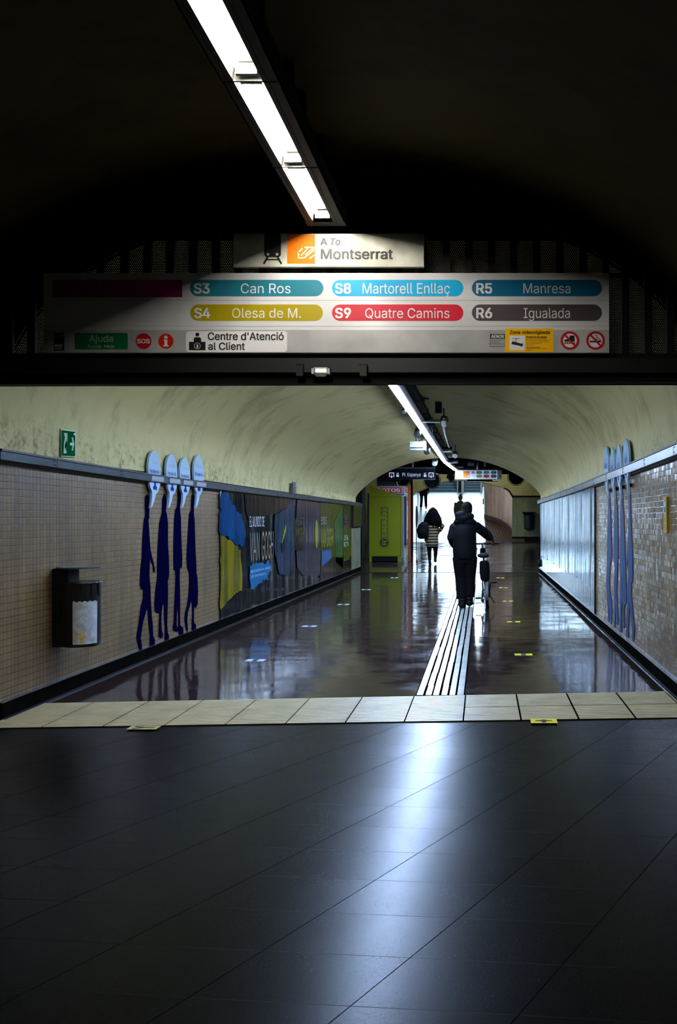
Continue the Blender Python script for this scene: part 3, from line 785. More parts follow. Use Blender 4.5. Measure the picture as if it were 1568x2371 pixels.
# ------------------------------------------------------------------ silhouettes and speech boards
z4 = lambda p: (p[0]/3.0154, 960+p[1]/3.0154)
z8 = lambda p: (1230+p[0]/3.592, 980+p[1]/3.592)
figL = [
 ([(1028,555),(1042,570),(1045,640),(1040,690),(1042,715),(1036,740),(1040,800),(1045,880),(1050,940),(1060,990),(1072,1035),(1080,1075),(1078,1105),(1068,1095),(1068,1060),(1055,1030),(1046,1000),(1044,1060),(1042,1130),(1050,1200),(1052,1290),(1058,1400),(1066,1470),(1068,1545),(1082,1575),(1080,1600),(1048,1620),(1044,1590),(1046,1545),(1036,1440),(1028,1340),(1015,1390),(1000,1440),(990,1500),(982,1560),(990,1620),(988,1645),(972,1640),(962,1600),(952,1560),(958,1510),(968,1460),(975,1400),(985,1330),(998,1290),(1000,1215),(985,1220),(976,1190),(980,1080),(990,1000),(992,900),(1000,800),(1004,740),(1016,700),(1012,640),(1012,575)],
  'navy figure decal striding with one arm swung out, nearest the litter bin'),
 ([(1147,548),(1160,580),(1162,640),(1156,670),(1165,700),(1172,760),(1172,900),(1178,1000),(1180,1100),(1178,1140),(1170,1160),(1172,1250),(1170,1340),(1168,1400),(1166,1460),(1170,1520),(1180,1545),(1178,1565),(1152,1582),(1148,1560),(1152,1500),(1146,1420),(1144,1325),(1134,1330),(1128,1370),(1126,1440),(1128,1500),(1135,1530),(1134,1555),(1118,1560),(1106,1545),(1108,1500),(1110,1440),(1112,1385),(1095,1385),(1080,1370),(1078,1320),(1085,1220),(1095,1160),(1098,1110),(1096,1060),(1100,940),(1106,850),(1112,760),(1122,715),(1130,690),(1132,640),(1132,590)],
  'navy figure decal in a long coat carrying a bag, second from the litter bin'),
 ([(1248,515),(1262,540),(1262,620),(1256,660),(1262,720),(1264,820),(1268,920),(1272,1000),(1270,1060),(1262,1075),(1255,1070),(1254,1140),(1256,1220),(1258,1320),(1256,1400),(1258,1470),(1278,1490),(1280,1520),(1268,1545),(1250,1540),(1244,1500),(1244,1400),(1238,1300),(1234,1400),(1232,1470),(1242,1490),(1240,1515),(1212,1510),(1206,1490),(1214,1440),(1216,1340),(1222,1240),(1226,1150),(1224,1090),(1212,1085),(1210,1000),(1212,860),(1216,740),(1222,670),(1236,640),(1240,590),(1238,540)],
  'tallest navy figure decal on the left wall, arms at its sides'),
 ([(1347,550),(1356,570),(1356,640),(1352,680),(1358,730),(1362,860),(1364,950),(1370,1040),(1372,1110),(1378,1140),(1382,1230),(1380,1320),(1366,1355),(1358,1330),(1354,1360),(1354,1450),(1368,1470),(1368,1500),(1338,1508),(1338,1450),(1342,1380),(1338,1300),(1326,1330),(1312,1380),(1306,1440),(1312,1500),(1308,1522),(1298,1500),(1288,1430),(1292,1380),(1306,1330),(1316,1250),(1320,1170),(1320,1110),(1306,1070),(1302,1000),(1308,880),(1314,780),(1320,690),(1334,670),(1334,600),(1338,565)],
  'navy figure decal walking with a hanging bag, nearest the painted mural')]
figR = [
 ([(647,540),(656,600),(656,680),(662,720),(664,800),(666,920),(672,1030),(672,1110),(660,1180),(656,1260),(652,1340),(660,1420),(672,1500),(676,1580),(672,1620),(674,1650),(664,1680),(660,1620),(652,1540),(650,1620),(650,1662),(636,1640),(640,1560),(634,1480),(630,1400),(628,1300),(630,1230),(632,1150),(634,1040),(636,900),(640,760),(640,640)],
  'blue figure decal on the right wall, nearest the shiny film panel'),
 ([(702,505),(710,560),(712,660),(718,690),(722,800),(724,960),(726,1100),(720,1180),(718,1280),(714,1400),(720,1520),(724,1650),(722,1678),(710,1670),(706,1560),(704,1480),(702,1600),(702,1700),(690,1700),(690,1580),(692,1440),(692,1300),(696,1200),(688,1130),(688,1000),(690,860),(694,700),(694,600),(696,530)],
  'tallest blue figure decal on the right wall, second from the shiny film panel'),
 ([(756,540),(762,590),(766,700),(772,760),(776,860),(780,980),(784,1100),(788,1200),(790,1300),(794,1440),(792,1500),(780,1510),(776,1560),(780,1680),(776,1705),(764,1700),(764,1600),(766,1500),(756,1500),(752,1600),(754,1740),(736,1740),(740,1620),(740,1440),(744,1300),(740,1180),(742,1000),(744,800),(748,640),(748,570)],
  'blue figure decal in a long coat on the right wall, second from the yellow notice'),
 ([(820,548),(828,580),(828,680),(832,800),(838,960),(846,1120),(848,1250),(846,1310),(836,1330),(836,1420),(846,1560),(860,1700),(860,1760),(852,1815),(842,1800),(842,1720),(830,1600),(822,1480),(816,1600),(810,1700),(812,1782),(792,1780),(792,1720),(800,1560),(804,1440),(808,1300),(812,1180),(806,1120),(798,1190),(792,1180),(800,1080),(808,960),(812,800),(812,640),(812,570)],
  'blue striding figure decal on the right wall, nearest the yellow notice')]
fm_l = mat('navy_vinyl', '#040422', .9, spec=.0); fm_r = mat('blue_vinyl', '#0e3468', .4, spec=.15)
for pts, lab in figL:
    bm = B(); prism(bm, [onleft(*z4(p), X=XL+.003) for p in pts], (1,0,0), .003); tag(obj('figure_decal', bm, fm_l), lab, 'wall decal')
for pts, lab in figR:
    bm = B(); prism(bm, [onleft(*z8(p), X=XR-.003) for p in pts], (-1,0,0), .003); tag(obj('figure_decal', bm, fm_r), lab, 'wall decal')
B1 = [(262,125),(310,150),(350,230),(385,340),(405,450),(410,560),(414,700),(412,840),(400,920),(350,1070),(300,1125),(285,1220),(262,1300),(230,1390),(188,1440),(212,1290),(222,1180),(222,1075),(180,960),(160,840),(145,700),(138,590),(136,480),(150,330),(190,200),(225,145)]
z13 = lambda p: (330+p[0]/9.8, 1030+p[1]/9.8)
bubL = [(136, 276, 125, 'Voy a', 'Voy a board, leftmost and largest speech bubble on the left wall', (215, 485)), (540, 252, 205, 'Je vais à', 'white speech bubble board reading Je vais à, on the left wall', (620, 858)),
        (850, 232, 290, 'Vaig a', 'lowest white speech bubble board on the left wall, reading Vaig a', (935, 1148)), (1165, 222, 228, "I'm going to", "white speech bubble board reading I'm going to, nearest the painted mural", (1232, 1448))]
XB = XL+.045
def wbox(px0, px1, py0, py1, X, wf):  # text corners on a side wall
    return (onleft(px0, py1, X), onleft(px1, py0, X))
for x0, w_, top, t1, lab, st in bubL:
    f = lambda p: z13((x0+(p[0]-136)*w_/276, top+(p[1]-125)*(1440-top)/1315))
    P = [onleft(*f(p), X=XB) for p in B1]
    o = empty('speech_board', P[14], lab, 'sign')
    bm = B(); prism(bm, P, (-1,0,0), .022); obj('board', bm, [M['bubble']], o)
    bm = B(); c = P[14]; box(bm, XL, XB-.022, P[0].y-.02, P[0].y+.02, 1.70, 1.74); obj('spacer', bm, M['blackm'], o)
    def tt(s, a, b, c, d, m, bold=0, nm='lettering'):
        p0 = onleft(*f((a, d)), X=XB); p1 = onleft(*f((b, c)), X=XB); p1.z = onleft(*f(((a+b)/2, c)), X=XB).z; p0.z = onleft(*f(((a+b)/2, d)), X=XB).z
        text(nm, s, p0, p1, m, o, LEFTW, bold, 0, .0015)
    tt(t1, 215 if len(t1) < 6 else 190, 335 if len(t1) < 6 else 365, 360, 450, M['inkgrey'], .0, 'handwriting')
    tt('Fira Gran Via', 165, 375, 560, 645, M['inkblue'], .02)
    tt('Fira Barcelona', 245, 325, 1000, 1030, M['inkblue'])
    bm = B(); c = onleft(*f((285, 915)), X=XB); prism(bm, [c+Vector((0, dy, dz)) for dy, dz in ((-.045,-.045),(.045,-.045),(.05,-.02),(.02,0),(.02,.03),(0,.05),(-.02,.03),(-.02,0),(-.05,-.02))], (1,0,0), .0015); obj('emblem', bm, M['inkblue'], o)
    # label on the rail where the board passes behind it
    bm = B(); ya = (XL+.064)*F/(z13((st[0], 0))[0]-CX); yb_ = (XL+.064)*F/(z13((st[1], 0))[0]-CX)
    box(bm, XL+.0625, XL+.0645, ya, yb_, 1.774, 1.823); obj('rail_label', bm, mat('pale_rail_label', '#8f9aa0', .35), o)
R1 = [(185,190),(215,250),(238,400),(244,560),(240,680),(232,830),(220,930),(222,1040),(235,1190),(215,1080),(200,970),(185,950),(165,850),(150,700),(140,500),(148,350),(165,230)]
z14 = lambda p: (1380+p[0]/8.34, 1010+p[1]/8.34)
bubR = [(140, 105, 190, 1190, 'white speech bubble board on the right wall, nearest the shiny film panel'), (272, 90, 218, 1215, 'smallest white speech bubble board on the right wall'),
        (385, 107, 158, 1210, 'white speech bubble board on the right wall, second from the yellow notice'), (525, 115, 50, 1130, 'largest and highest white speech bubble board on the right wall')]
XB2 = XR-.055
for x0, w_, top, tip, lab in bubR:
    f = lambda p: z14((x0+(p[0]-140)*w_/105, top+(p[1]-190)*(tip-top)/1000))
    P = [onleft(*f(p), X=XB2) for p in R1]
    o = empty('speech_board', P[8], lab, 'sign')
    bm = B(); prism(bm, P, (1,0,0), .022); obj('board', bm, M['bubble'], o)
    bm = B(); box(bm, XB2+.022, XR, P[0].y-.04, P[0].y-.01, 1.72, 1.76); obj('spacer', bm, M['blackm'], o)
    p0, p1 = onleft(*f((162, 640)), X=XB2), onleft(*f((222, 560)), X=XB2); p1.z = p0.z+.075
    text('lettering', 'Fira Gran Via', p0, p1, M['inkblue'], o, RIGHTW, .01)
    p0, p1 = onleft(*f((165, 540)), X=XB2), onleft(*f((218, 470)), X=XB2); p1.z = p0.z+.07
    text('handwriting', 'Voy a', p0, p1, M['inkgrey'], o, RIGHTW)
    p0, p1 = onleft(*f((184, 900)), X=XB2), onleft(*f((205, 880)), X=XB2); p1.z = p0.z+.02
    text('lettering', 'Fira', p0, p1, M['inkblue'], o, RIGHTW, .02)
    c = onleft(*f((192, 800)), X=XB2); bm = B(); prism(bm, [c+Vector((0, dy, dz)) for dy, dz in ((-.03,-.03),(.03,-.03),(.02,.03),(-.02,.03))], (-1,0,0), .0015); obj('emblem', bm, M['inkblue'], o)

# exit sign on the vault
XE = XL+.015
ex = empty('exit_sign', onleft(158, 1058, XE), 'green emergency exit sign with running man and arrow above the litter bin', 'sign')
def q4(x0, x1, yt0, yb0, yt1, yb1, X): return [onleft(x0, yb0, X), onleft(x1, yb1, X), onleft(x1, yt1, X), onleft(x0, yt0, X)]
bm = B(); prism(bm, q4(140.5, 175, 993, 1057, 997.5, 1059, XE-.004), (1,0,0), .004); obj('white_border', bm, M['palegreen'], ex)
bm = B(); prism(bm, q4(142.5, 173.5, 996, 1055, 1000, 1056.5, XE), (1,0,0), .002); obj('green_field', bm, M['signgreen'], ex)
e4 = lambda *p: [onleft(*z4(q), X=XE+.002) for q in p]
bm = B(); prism(bm, e4((445,128),(470,130),(470,150),(468,185),(458,240),(466,268),(444,272),(446,200),(452,160)), (1,0,0), .0015)
prism(bm, e4((450,225),(462,170),(466,200),(456,245)), (1,0,0), .0015); obj('running_man', bm, M['palegreen'], ex)
bm = B(); prism(bm, e4((488,195),(506,197),(500,158),(508,158),(518,205),(507,252),(500,250),(506,215),(488,215)), (1,0,0), .0015); obj('arrow', bm, M['palegreen'], ex)
bm = B(); prism(bm, e4((515,130),(525,130),(525,144),(515,143)), (1,0,0), .0015); obj('white_tab', bm, M['inkw'], ex)
bm = B(); prism(bm, q4(677, 685, 1115, 1141, 1116, 1141.5, XL+.06), (1,0,0), .01)
ss = obj('wall_plate', bm, M['rail']); tag(ss, 'small grey notice plate on the plaster above the painted mural', 'sign')
for i, (a, b) in enumerate(((1117.5, 1125), (1127, 1133), (1135, 1139))):
    bm = B(); prism(bm, q4(679, 683.5, a, b, a+.3, b+.2, XL+.071), (1,0,0), .001); obj('dark_field', bm, M['darkteal'], ss)

# yellow strip on the right wall
ye = empty('yellow_notice', onleft(1540, 1233, XR-.02), 'narrow yellow vertical notice on the right tiled wall', 'sign')
def r4(n, x0, x1, y0, y1, m, par, d=0, t=.002):
    X = XR-.02-d; bm = B(); prism(bm, [onleft(x0, y1, X), onleft(x1, y1, X), onleft(x1, y0, X), onleft(x0, y0, X)], (-1,0,0), t); return obj(n, bm, m, par)
ylm = mat('yellow_notice_paint', '#b89a10', .35)
bm = B(); prism(bm, [onleft(1536.5, 1232.5, XR-.02), onleft(1544.2, 1233.5, XR-.02), onleft(1543.2, 1150, XR-.02), onleft(1536.5, 1150.5, XR-.02)], (1,0,0), .02); obj('panel', bm, ylm, ye)
r4('white_field', 1536.9, 1542.8, 1163, 1190, M['bubble'], ye); r4('black_mark', 1539, 1541, 1174, 1186, M['ink'], ye, .002)
for y in (1153, 1158, 1199, 1203, 1208, 1216, 1221, 1226): r4('black_line', 1537.6, 1541.5, y, y+.8, M['ink'], ye, .001)

# ------------------------------------------------------------------ litter bins
lb = empty('litter_bin', (-3.16, 6.78, .4), 'black wall mounted litter bin with a torn white sticker, left wall', 'bin')
bm = B(); box(bm, -3.325, -3.2, 6.67, 6.86, .40, 1.005); obj('back_post', bm, M['black'], lb, bevel=.004)
bm = B(); tube(bm, [(-3.16, 6.78, 1.005), (-3.16, 6.78, 1.018)], .165, 32); obj('canopy', bm, M['greym'], lb)
bm = B(); tube(bm, [(-3.155, 6.78, .40), (-3.155, 6.78, .43), (-3.155, 6.78, .90)], [.135, .148, .150], 36); b_ = obj('bin_body', bm, M['blackm'], lb, smooth=False)
bm = B(); ring(bm, (-3.155, 6.78, .895), (0,0,1), .149, .008, 36, 8)
for i in range(18):
    a = random.uniform(0, 6.28); r = .152; tube(bm, [(-3.155+r*math.cos(a), 6.78+r*math.sin(a), .9), (-3.155+(r+.004)*math.cos(a+.03), 6.78+(r+.004)*math.sin(a+.03), .9-random.uniform(.06, .14))], [.006, .002], 5)
obj('bin_liner', bm, mat('black_plastic_liner', '#0b0b0c', .3, bump=.8, bscale=25), lb)
bm = B(); vs = []; a0, a1, n = -1.98, -.10, 14
# sticker wraps the camera-facing side of the body
for i in range(n+1):
    a = -1.62+(1.62-.55)*i/n if False else -1.50+1.25*i/n
    vs.append((bm.verts.new((-3.155+.1515*math.cos(a), 6.78+.1515*math.sin(a), .425)), bm.verts.new((-3.155+.1535*math.cos(a), 6.78+.1535*math.sin(a), .755+(.006*math.sin(i*2.2))))))
for i in range(n): bm.faces.new((vs[i][0], vs[i+1][0], vs[i+1][1], vs[i][1]))
st = obj('paper_sticker', bm, mat('creased_white_paper', '#b6bfc8', .5, noise=.25, nscale=18, bump=1., bscale=14), b_)
st['label'] = 'torn white sticker with small orange print'
bm = B()
for i in range(34):
    a = -1.40+random.uniform(0, .55); z = .485+random.gauss(0, .018); r = .1545; s = random.uniform(.004, .012)
    c = Vector((-3.155+r*math.cos(a), 6.78+r*math.sin(a), z)); U = Vector((-math.sin(a), math.cos(a), 0))
    prism(bm, [c, c+U*s, c+U*s+Vector((0,0,s*.7)), c+Vector((0,0,s*.7))], (math.cos(a), math.sin(a), 0), .001)
obj('orange_print', bm, M['yellow'], b_)
# far bin on the portal wall
def hb(px, py): return at(px, py, YP-.25)
fb = empty('litter_bin', hb(1225, 1226), 'dark blue litter bin hanging on the far green-lit tiled wall', 'bin')
c = hb(1225, 1226)
bm = B(); loft(bm, [(c.x, YP-.2, hb(0, 1226.5).z, .12, .07), (c.x, YP-.2, hb(0, 1224).z, .19, .15), (c.x, YP-.2, hb(0, 1193).z, .2, .17)], 28); obj('bin_body', bm, mat('dark_blue_plastic', '#0c1626', .4), fb, smooth=False)
bm = B(); box(bm, hb(1210, 0).x, hb(1238, 0).x, YP-.4, YP-.02, hb(0, 1188).z, hb(0, 1185.5).z); box(bm, hb(1213, 0).x, hb(1236, 0).x, YP-.06, YP-.02, hb(0, 1200).z, hb(0, 1187).z); obj('canopy', bm, M['black'], fb)

# ------------------------------------------------------------------ murals
mu = empty('wall_mural', onleft(660, 1380), 'long glossy painted exhibition mural in blue, yellow and green on the left wall', 'mural')
XM = XL+.012
def zr(py_Y): pass
Ya, Yb2 = XL*F/(509.5-CX), XL*F/(813-CX)
bm = B(); n = 160; vs = []
for i in range(n+1):
    Y = Ya+(Yb2-Ya)*i/n; d = .010+.0035*math.sin(Y*5.3)+.0025*math.sin(Y*11.7+1)
    vs.append((bm.verts.new((XL+d, Y, .128)), bm.verts.new((XL+d, Y, 1.80))))
for i in range(n): bm.faces.new((vs[i][0], vs[i+1][0], vs[i+1][1], vs[i][1]))
mb = film_mat('dark_teal_gloss_film', '#18242c', .35, .10, 7, tintn='#0a0e12')
obj('backing_panel', bm, mb, mu)
z5 = lambda p: (500+p[0]/4.355, 1090+p[1]/4.355)
def paint(name, pts, col, lab=None, jag=.0, lay=0, tint=None, rough=.14):
    bm = B(); P = []
    X = XM+.008+lay*.0025
    base_ = [onleft(*z5(p), X=X) for p in pts]
    for a, b in zip(base_, base_[1:]+base_[:1]):
        P.append(a); L = (b-a).length
        if jag:
            k = int(L/.06)
            for i in range(1, k):
                q = a.lerp(b, i/k); q.y += random.uniform(-jag, jag)*1.6; q.z += random.uniform(-jag, jag); P.append(q)
    for q in P: q.z = min(max(q.z, .13), 1.79)
    prism(bm, P, (1,0,0), .002); o = obj(name, bm, film_mat(name+'_film', col, .3, rough, 7, tintn=tint), mu)
    if lab: o['label'] = lab
    return o
paint('blue_brushwork', [(44,205),(120,215),(150,300),(200,380),(255,430),(280,520),(300,640),(280,740),(200,745),(150,700),(90,665),(44,640)], '#0c4c7c', 'bright blue brushwork area', .03, 1, '#0a2c5c')
paint('yellow_brushwork', [(44,640),(100,680),(150,700),(220,760),(250,800),(250,900),(262,1000),(268,1190),(220,1230),(150,1290),(90,1360),(45,1400)], '#8a7a10', 'ochre yellow brushwork area', .02, 0, '#4a4a1c')
paint('white_corner', [(42,205),(58,205),(44,262)], '#8fa0aa', None, 0, 2)
paint('dark_sweep', [(290,225),(770,285),(765,300),(700,380),(600,435),(500,455),(470,520),(330,500),(300,400)], '#16181a', 'near black upper sweep', .0, 0, '#251d1a')
paint('steel_blue_field', [(600,440),(700,385),(778,285),(800,290),(790,900),(730,1060),(640,1040),(590,800),(590,520)], '#1c3c58', 'steel blue centre field', .01, 1, '#10202f')
paint('grey_violet_field', [(820,290),(1050,325),(1050,1060),(880,1060),(820,980),(800,600)], '#343444', 'grey violet field', .0, 0, '#1c1e2c')
paint('black_text_ground', [(785,540),(890,560),(905,680),(880,800),(795,800)], '#0a0a08', None, .02, 2)
paint('yellow_leaf', [(665,725),(690,600),(708,540),(706,600),(690,660),(668,732)], '#9a9614', None, 0, 3)
paint('black_leaf', [(655,745),(690,690),(693,770),(668,830)], '#0a0a0c', None, 0, 3)
paint('yellow_oval', [(1015+15*math.cos(t*.3927), 640+150*math.sin(t*.3927)) for t in range(16)], '#8f8c10', None, 0, 3)
paint('light_blue_splash', [(345,960),(380,935),(440,925),(500,940),(530,900),(548,960),(555,1010),(520,1060),(530,1100),(470,1110),(430,1140),(400,1175),(350,1192),(340,1060)], '#1a6698', 'sky blue paint splash', .02, 3)
paint('olive_field', [(1052,312),(1280,338),(1280,880),(1180,870),(1052,1075)], '#3c4a08', 'olive green field', 0, 0, '#242c06')
paint('green_triangle', [(1195,520),(1272,345),(1280,350),(1280,985),(1210,920)], '#0f5a30', 'emerald triangle', 0, 2, '#0a3a20')
paint('light_blue_splash', [(1065,800),(1165,800),(1165,880),(1120,925),(1065,965)], '#1a5a8c', 'small blue splash', .02, 3)
paint('black_field', [(1283,338),(1358,345),(1358,590),(1283,590)], '#0a0808', None, 0, 1)
paint('olive_field', [(1283,594),(1358,594),(1358,960),(1283,1000)], '#2c3a08', None, 0, 1)
paint('black_field', [(1052,1075),(1060,900),(1180,872),(1355,880),(1355,965),(1280,1000),(1160,1050)], '#070809', None, 0, 2)
paint('dark_base', [(50,1400),(150,1295),(220,1235),(330,1180),(500,1250),(400,1330),(45,1490)], '#101a20', 'dark teal base sweep', 0, 1, '#0c1418')
def mtx(s, x0, x1, y0, y1, col, bold=0, lay=4):
    X = XM+.008+lay*.0025; p0, p1 = onleft(*z5((x0, y1)), X=X), onleft(*z5((x1, y0)), X=X)
    ym = z5(((x0+x1)/2, y0))[1], z5(((x0+x1)/2, y1))[1]; pm = z5(((x0+x1)/2, 0))[0]
    p1.z = onleft(pm, ym[0], X).z; p0.z = onleft(pm, ym[1], X).z
    text('lettering', s, p0, p1, mat('mural_letter_paint', col, .3), mu, LEFTW, bold)
mtx('EL MUNDO DE', 340, 488, 460, 565, '#b9c4c4'); mtx('VAN', 342, 440, 625, 905, '#7d7f6a', -.01); mtx('GOGH', 462, 578, 610, 895, '#8c7c5c', -.01)
mtx('MEET', 790, 890, 478, 545, '#4c4418'); mtx('VAN GOGH', 800, 890, 575, 650, '#5c521c'); mtx('EL MON DE', 1060, 1116, 465, 540, '#a8aa98'); mtx('VAN GOGH', 1060, 1180, 580, 770, '#8c8c18', -.005)
mtx('DEL', 1287, 1330, 455, 520, '#45285c', .03); mtx('MON', 1287, 1335, 540, 588, '#4a3456', .03); mtx('IDEAL', 1290, 1336, 650, 700, '#9aa890', .02); mtx('BCN', 1290, 1336, 715, 765, '#9aa890', .02)
mtx('RESERVA ARA', 350, 545, 985, 1010, '#86b4d8', .0); mtx('LES ENTRADES', 350, 500, 1040, 1065, '#86b4d8', .0); mtx('MIRA', 1292, 1345, 860, 905, '#5c6410', .02)
# shiny film on the right wall
XRb = XR-.012; Ya, Yb2 = XR*F/(1379.5-CX), XR*F/(1252.5-CX)
fp = empty('film_panel', onleft(1310, 1380, XR), 'large shiny film covered poster panel reflecting daylight on the right wall', 'panel')
bm = B(); n = 300; m_ = 6; vs = []
for i in range(n+1):
    Y = Ya+(Yb2-Ya)*i/n; col = []
    for j in range(m_+1):
        z = .46+(1.85-.46)*j/m_
        d = .018+.006*math.sin(Y*4.1+.3*j)+.0035*math.sin(Y*10.3+1.+.2*j)+.0015*math.sin(Y*26.+.5*j)
        col.append(bm.verts.new((XR-d, Y, z+(.02*math.sin(Y*7)+.012*math.sin(Y*17) if j == 0 else 0))))
    vs.append(col)
for i in range(n):
    for j in range(m_): bm.faces.new((vs[i][j], vs[i+1][j], vs[i+1][j+1], vs[i][j+1]))
filmm = film_mat('clear_blue_film', '#4a7396', .5, .17, 8, metal=.7, tintn='#b8cedc')
obj('film_sheet', bm, filmm, fp, smooth=True)
bm = B(); box(bm, XR-.012, XR-.002, Yb2, Ya, .128, 1.86) if Yb2 < Ya else box(bm, XR-.012, XR-.002, Ya, Yb2, .128, 1.86)
obj('backing_panel', bm, film_mat('pale_blue_gloss_print', '#35506a', .25, .14, 6, tintn='#1c2c3c'), fp)
bm = B(); box(bm, XR-.02, XR, Ya-.02, Ya, .128, 1.86); obj('edge_trim', bm, M['blackm'], fp)

# crack on the right of the vault
cr = [(1092,988),(1105,993),(1118,1000),(1130,1012),(1146,1021),(1160,1027),(1176,1033),(1190,1041),(1206,1053),(1220,1062),(1233,1075),(1246,1091),(1262,1086),(1270,1101)]
cr = [(1093,991),(1108,996),(1126,1009),(1150,1022),(1172,1030),(1192,1041),(1212,1055),(1230,1068),(1245,1082),(1256,1090),(1268,1101),(1278,1118),(1284,1128),(1288,1140)]
bm = B(); prev = None
for i, (px, py) in enumerate(cr):
    for k in range(4):
        if i == len(cr)-1 and k: break
        t = k/4; nx = cr[min(i+1, len(cr)-1)]
        q = vault_hit(px+(nx[0]-px)*t+random.uniform(-1, 1), py+(nx[1]-py)*t+random.uniform(-.7, .7)); n_ = Vector(((VC-q.x), 0, 1.2-q.z)).normalized()
        q = q+n_*.006
        if prev: 
            w_ = random.uniform(.004, .02); s = Vector((0, w_, 0))
            quad(bm, prev-s, prev+s, q+s, q-s)
        prev = q
tag(obj('ceiling_crack', bm, mat('brown_crack', '#4a3418', .9)), kind='structure')

# ------------------------------------------------------------------ floor stickers
def fsticker(x0, x1, y0, y1, m, lab, grp, arrow=None, pair=False):
    a, b = onfloor((x0+x1)/2, y1), onfloor((x0+x1)/2, y0); xa = onfloor(x0, (y0+y1)/2).x; xb = onfloor(x1, (y0+y1)/2).x
    o = empty('floor_sticker', ((xa+xb)/2, (a.y+b.y)/2, 0), lab, 'floor sticker', grp)
    z = .0085 if arrow else .0005
    bm = B(); box(bm, xa, xb, a.y, b.y, z, z+.0012); obj('sheet', bm, m, o)
    cx, cy, w, h = (xa+xb)/2, (a.y+b.y)/2, xb-xa, b.y-a.y
    bm = B()
    if arrow == 'up': prism(bm, [(cx-w*.34, cy-h*.05, z+.001), (cx+w*.34, cy-h*.05, z+.001), (cx+w*.3, cy+.1*h, z+.001), (cx+w*.1, cy+h*.22, z+.001), (cx, cy+h*.35, z+.001), (cx-w*.1, cy+h*.22, z+.001), (cx-w*.3, cy+.1*h, z+.001)], (0,0,1), .001); box(bm, cx-w*.08, cx+w*.08, cy-h*.38, cy, z+.001, z+.002)
    elif arrow == 'x':
        stroke(bm, [(cx-w*.3, cy+h*.25, z+.001), (cx, cy, z+.001), (cx+w*.32, cy+h*.05, z+.001)], .02, (0,0,1)); stroke(bm, [(cx-w*.3, cy-h*.3, z+.001), (cx, cy, z+.001)], .02, (0,0,1))
    else: box(bm, cx-w*.13, cx+w*.13, a.y+.002, b.y-.002, z+.001, z+.0018)
    obj('dark_mark', bm, M['ink'], o)
ysm = mat('pale_yellow_vinyl', '#a8a060', .4)
fsticker(1229, 1290, 1667.5, 1677.5, M['stickery'], 'yellow floor sticker with black arrow at the edge of the ribbed band', None, 'up')
fsticker(299, 368, 1683.5, 1692, ysm, 'pale floor sticker with dark cross mark at the left end of the ribbed band', None, 'x')
ls = ['nearest the ribbed band', 'second from the ribbed band', 'third from the ribbed band', 'fourth from the ribbed band', 'farthest, by the green machine']
for (x0, x1, y0, y1), l in zip(((570, 613, 1526.5, 1531.5), (700, 733, 1448.5, 1451.5), (782, 808, 1398.6, 1401), (838, 859, 1364.3, 1366.2), (905, 922, 1337, 1338.4)), ls):
    fsticker(x0, x1, y0, y1, M['stickerw'], 'pale floor sticker on the left half of the corridor, '+l, 'pale stickers on the left of the corridor floor')
ls = ['nearest the ribbed band', 'second from the ribbed band', 'third from the ribbed band', 'beside the bicycle pedal, fourth', 'farthest, by the floor joint']
for (x0, x1, y0, y1), l in zip(((1192, 1233, 1513.5, 1517.8), (1174, 1205, 1438.3, 1441), (1164, 1188, 1391, 1393), (1156, 1176, 1360.2, 1361.9), (1150, 1168, 1337.4, 1338.6)), ls):
    fsticker(x0, x1, y0, y1, M['stickery'], 'yellow floor sticker on the right half of the corridor, '+l, 'yellow stickers on the right of the corridor floor')

# ------------------------------------------------------------------ vault gadgets
def speaker(px, py, r, zr, lab, grp='round speakers under the vault', body='spk'):
    c = atz(px, py, zr); R = r*c.y/F
    o = empty('ceiling_speaker', c, lab, 'speaker', grp)
    bm = B(); tube(bm, [c, c+Vector((0, R*2.6, R*1.3))], R, 20); obj('speaker_body', bm, M['blackm'], o, smooth=False)
    bm = B(); d = Vector((0, -1, -.5)).normalized(); tube(bm, [c+d*.0, c+d*.006], [R*.97, R*.9], 20); obj('grille', bm, M[body], o)
    bm = B(); top = vz(c.x, c.y+R) if c.y < 22.7 else 3.2
    tube(bm, [c+Vector((0, R*1.3, R)), (c.x, c.y+R*1.3, top)], .008, 6); obj('bracket', bm, M['blackm'], o)
speaker(935, 954, 5.3, 1.52, 'round grey speaker half hidden left of the strip light, nearest of the row')
speaker(966.5, 1006, 8, 1.50, 'largest round grey speaker left of the strip light, above the white projector box')
speaker(988.5, 1047, 7, 1.45, 'round grey speaker just right of the white projector box')
speaker(1006.5, 1074, 6.3, 1.45, 'round pale speaker at the corridor arch, left of the strip light', body='whitem')
speaker(1054, 1056, 6, 1.47, 'small round pale speaker right of the strip light', body='whitem')
def hallx(px, py, Y): return at(px, py, Y)
def cylbox(name, x0, x1, y0, y1, Y, m, lab, cat, horiz=False):
    a, b = at(x0, y1, Y), at(x1, y0, Y); bm = B()
    if horiz: tube(bm, [(a.x, Y, (a.z+b.z)/2), (b.x, Y, (a.z+b.z)/2)], (b.z-a.z)/2, 16)
    else: tube(bm, [((a.x+b.x)/2, Y, a.z), ((a.x+b.x)/2, Y, 3.2)], (b.x-a.x)/2, 12)
    return tag(obj(name, bm, m, smooth=False), lab, cat)
sp2 = cylbox('wall_speaker', 1083, 1098, 1067, 1079, 26.0, M['whitem'], 'white horizontal cylinder speaker in the dark above the route sign', 'speaker', True)
cylbox('ceiling_pipe', 1104, 1109, 1066, 1086, 26.3, M['silver'], 'grey hanging pipe above the route sign, left of the white one', 'pipe')
cylbox('ceiling_pipe', 1120.5, 1126, 1069, 1080, 26.3, M['whitem'], 'short white hanging pipe above the route sign', 'pipe')
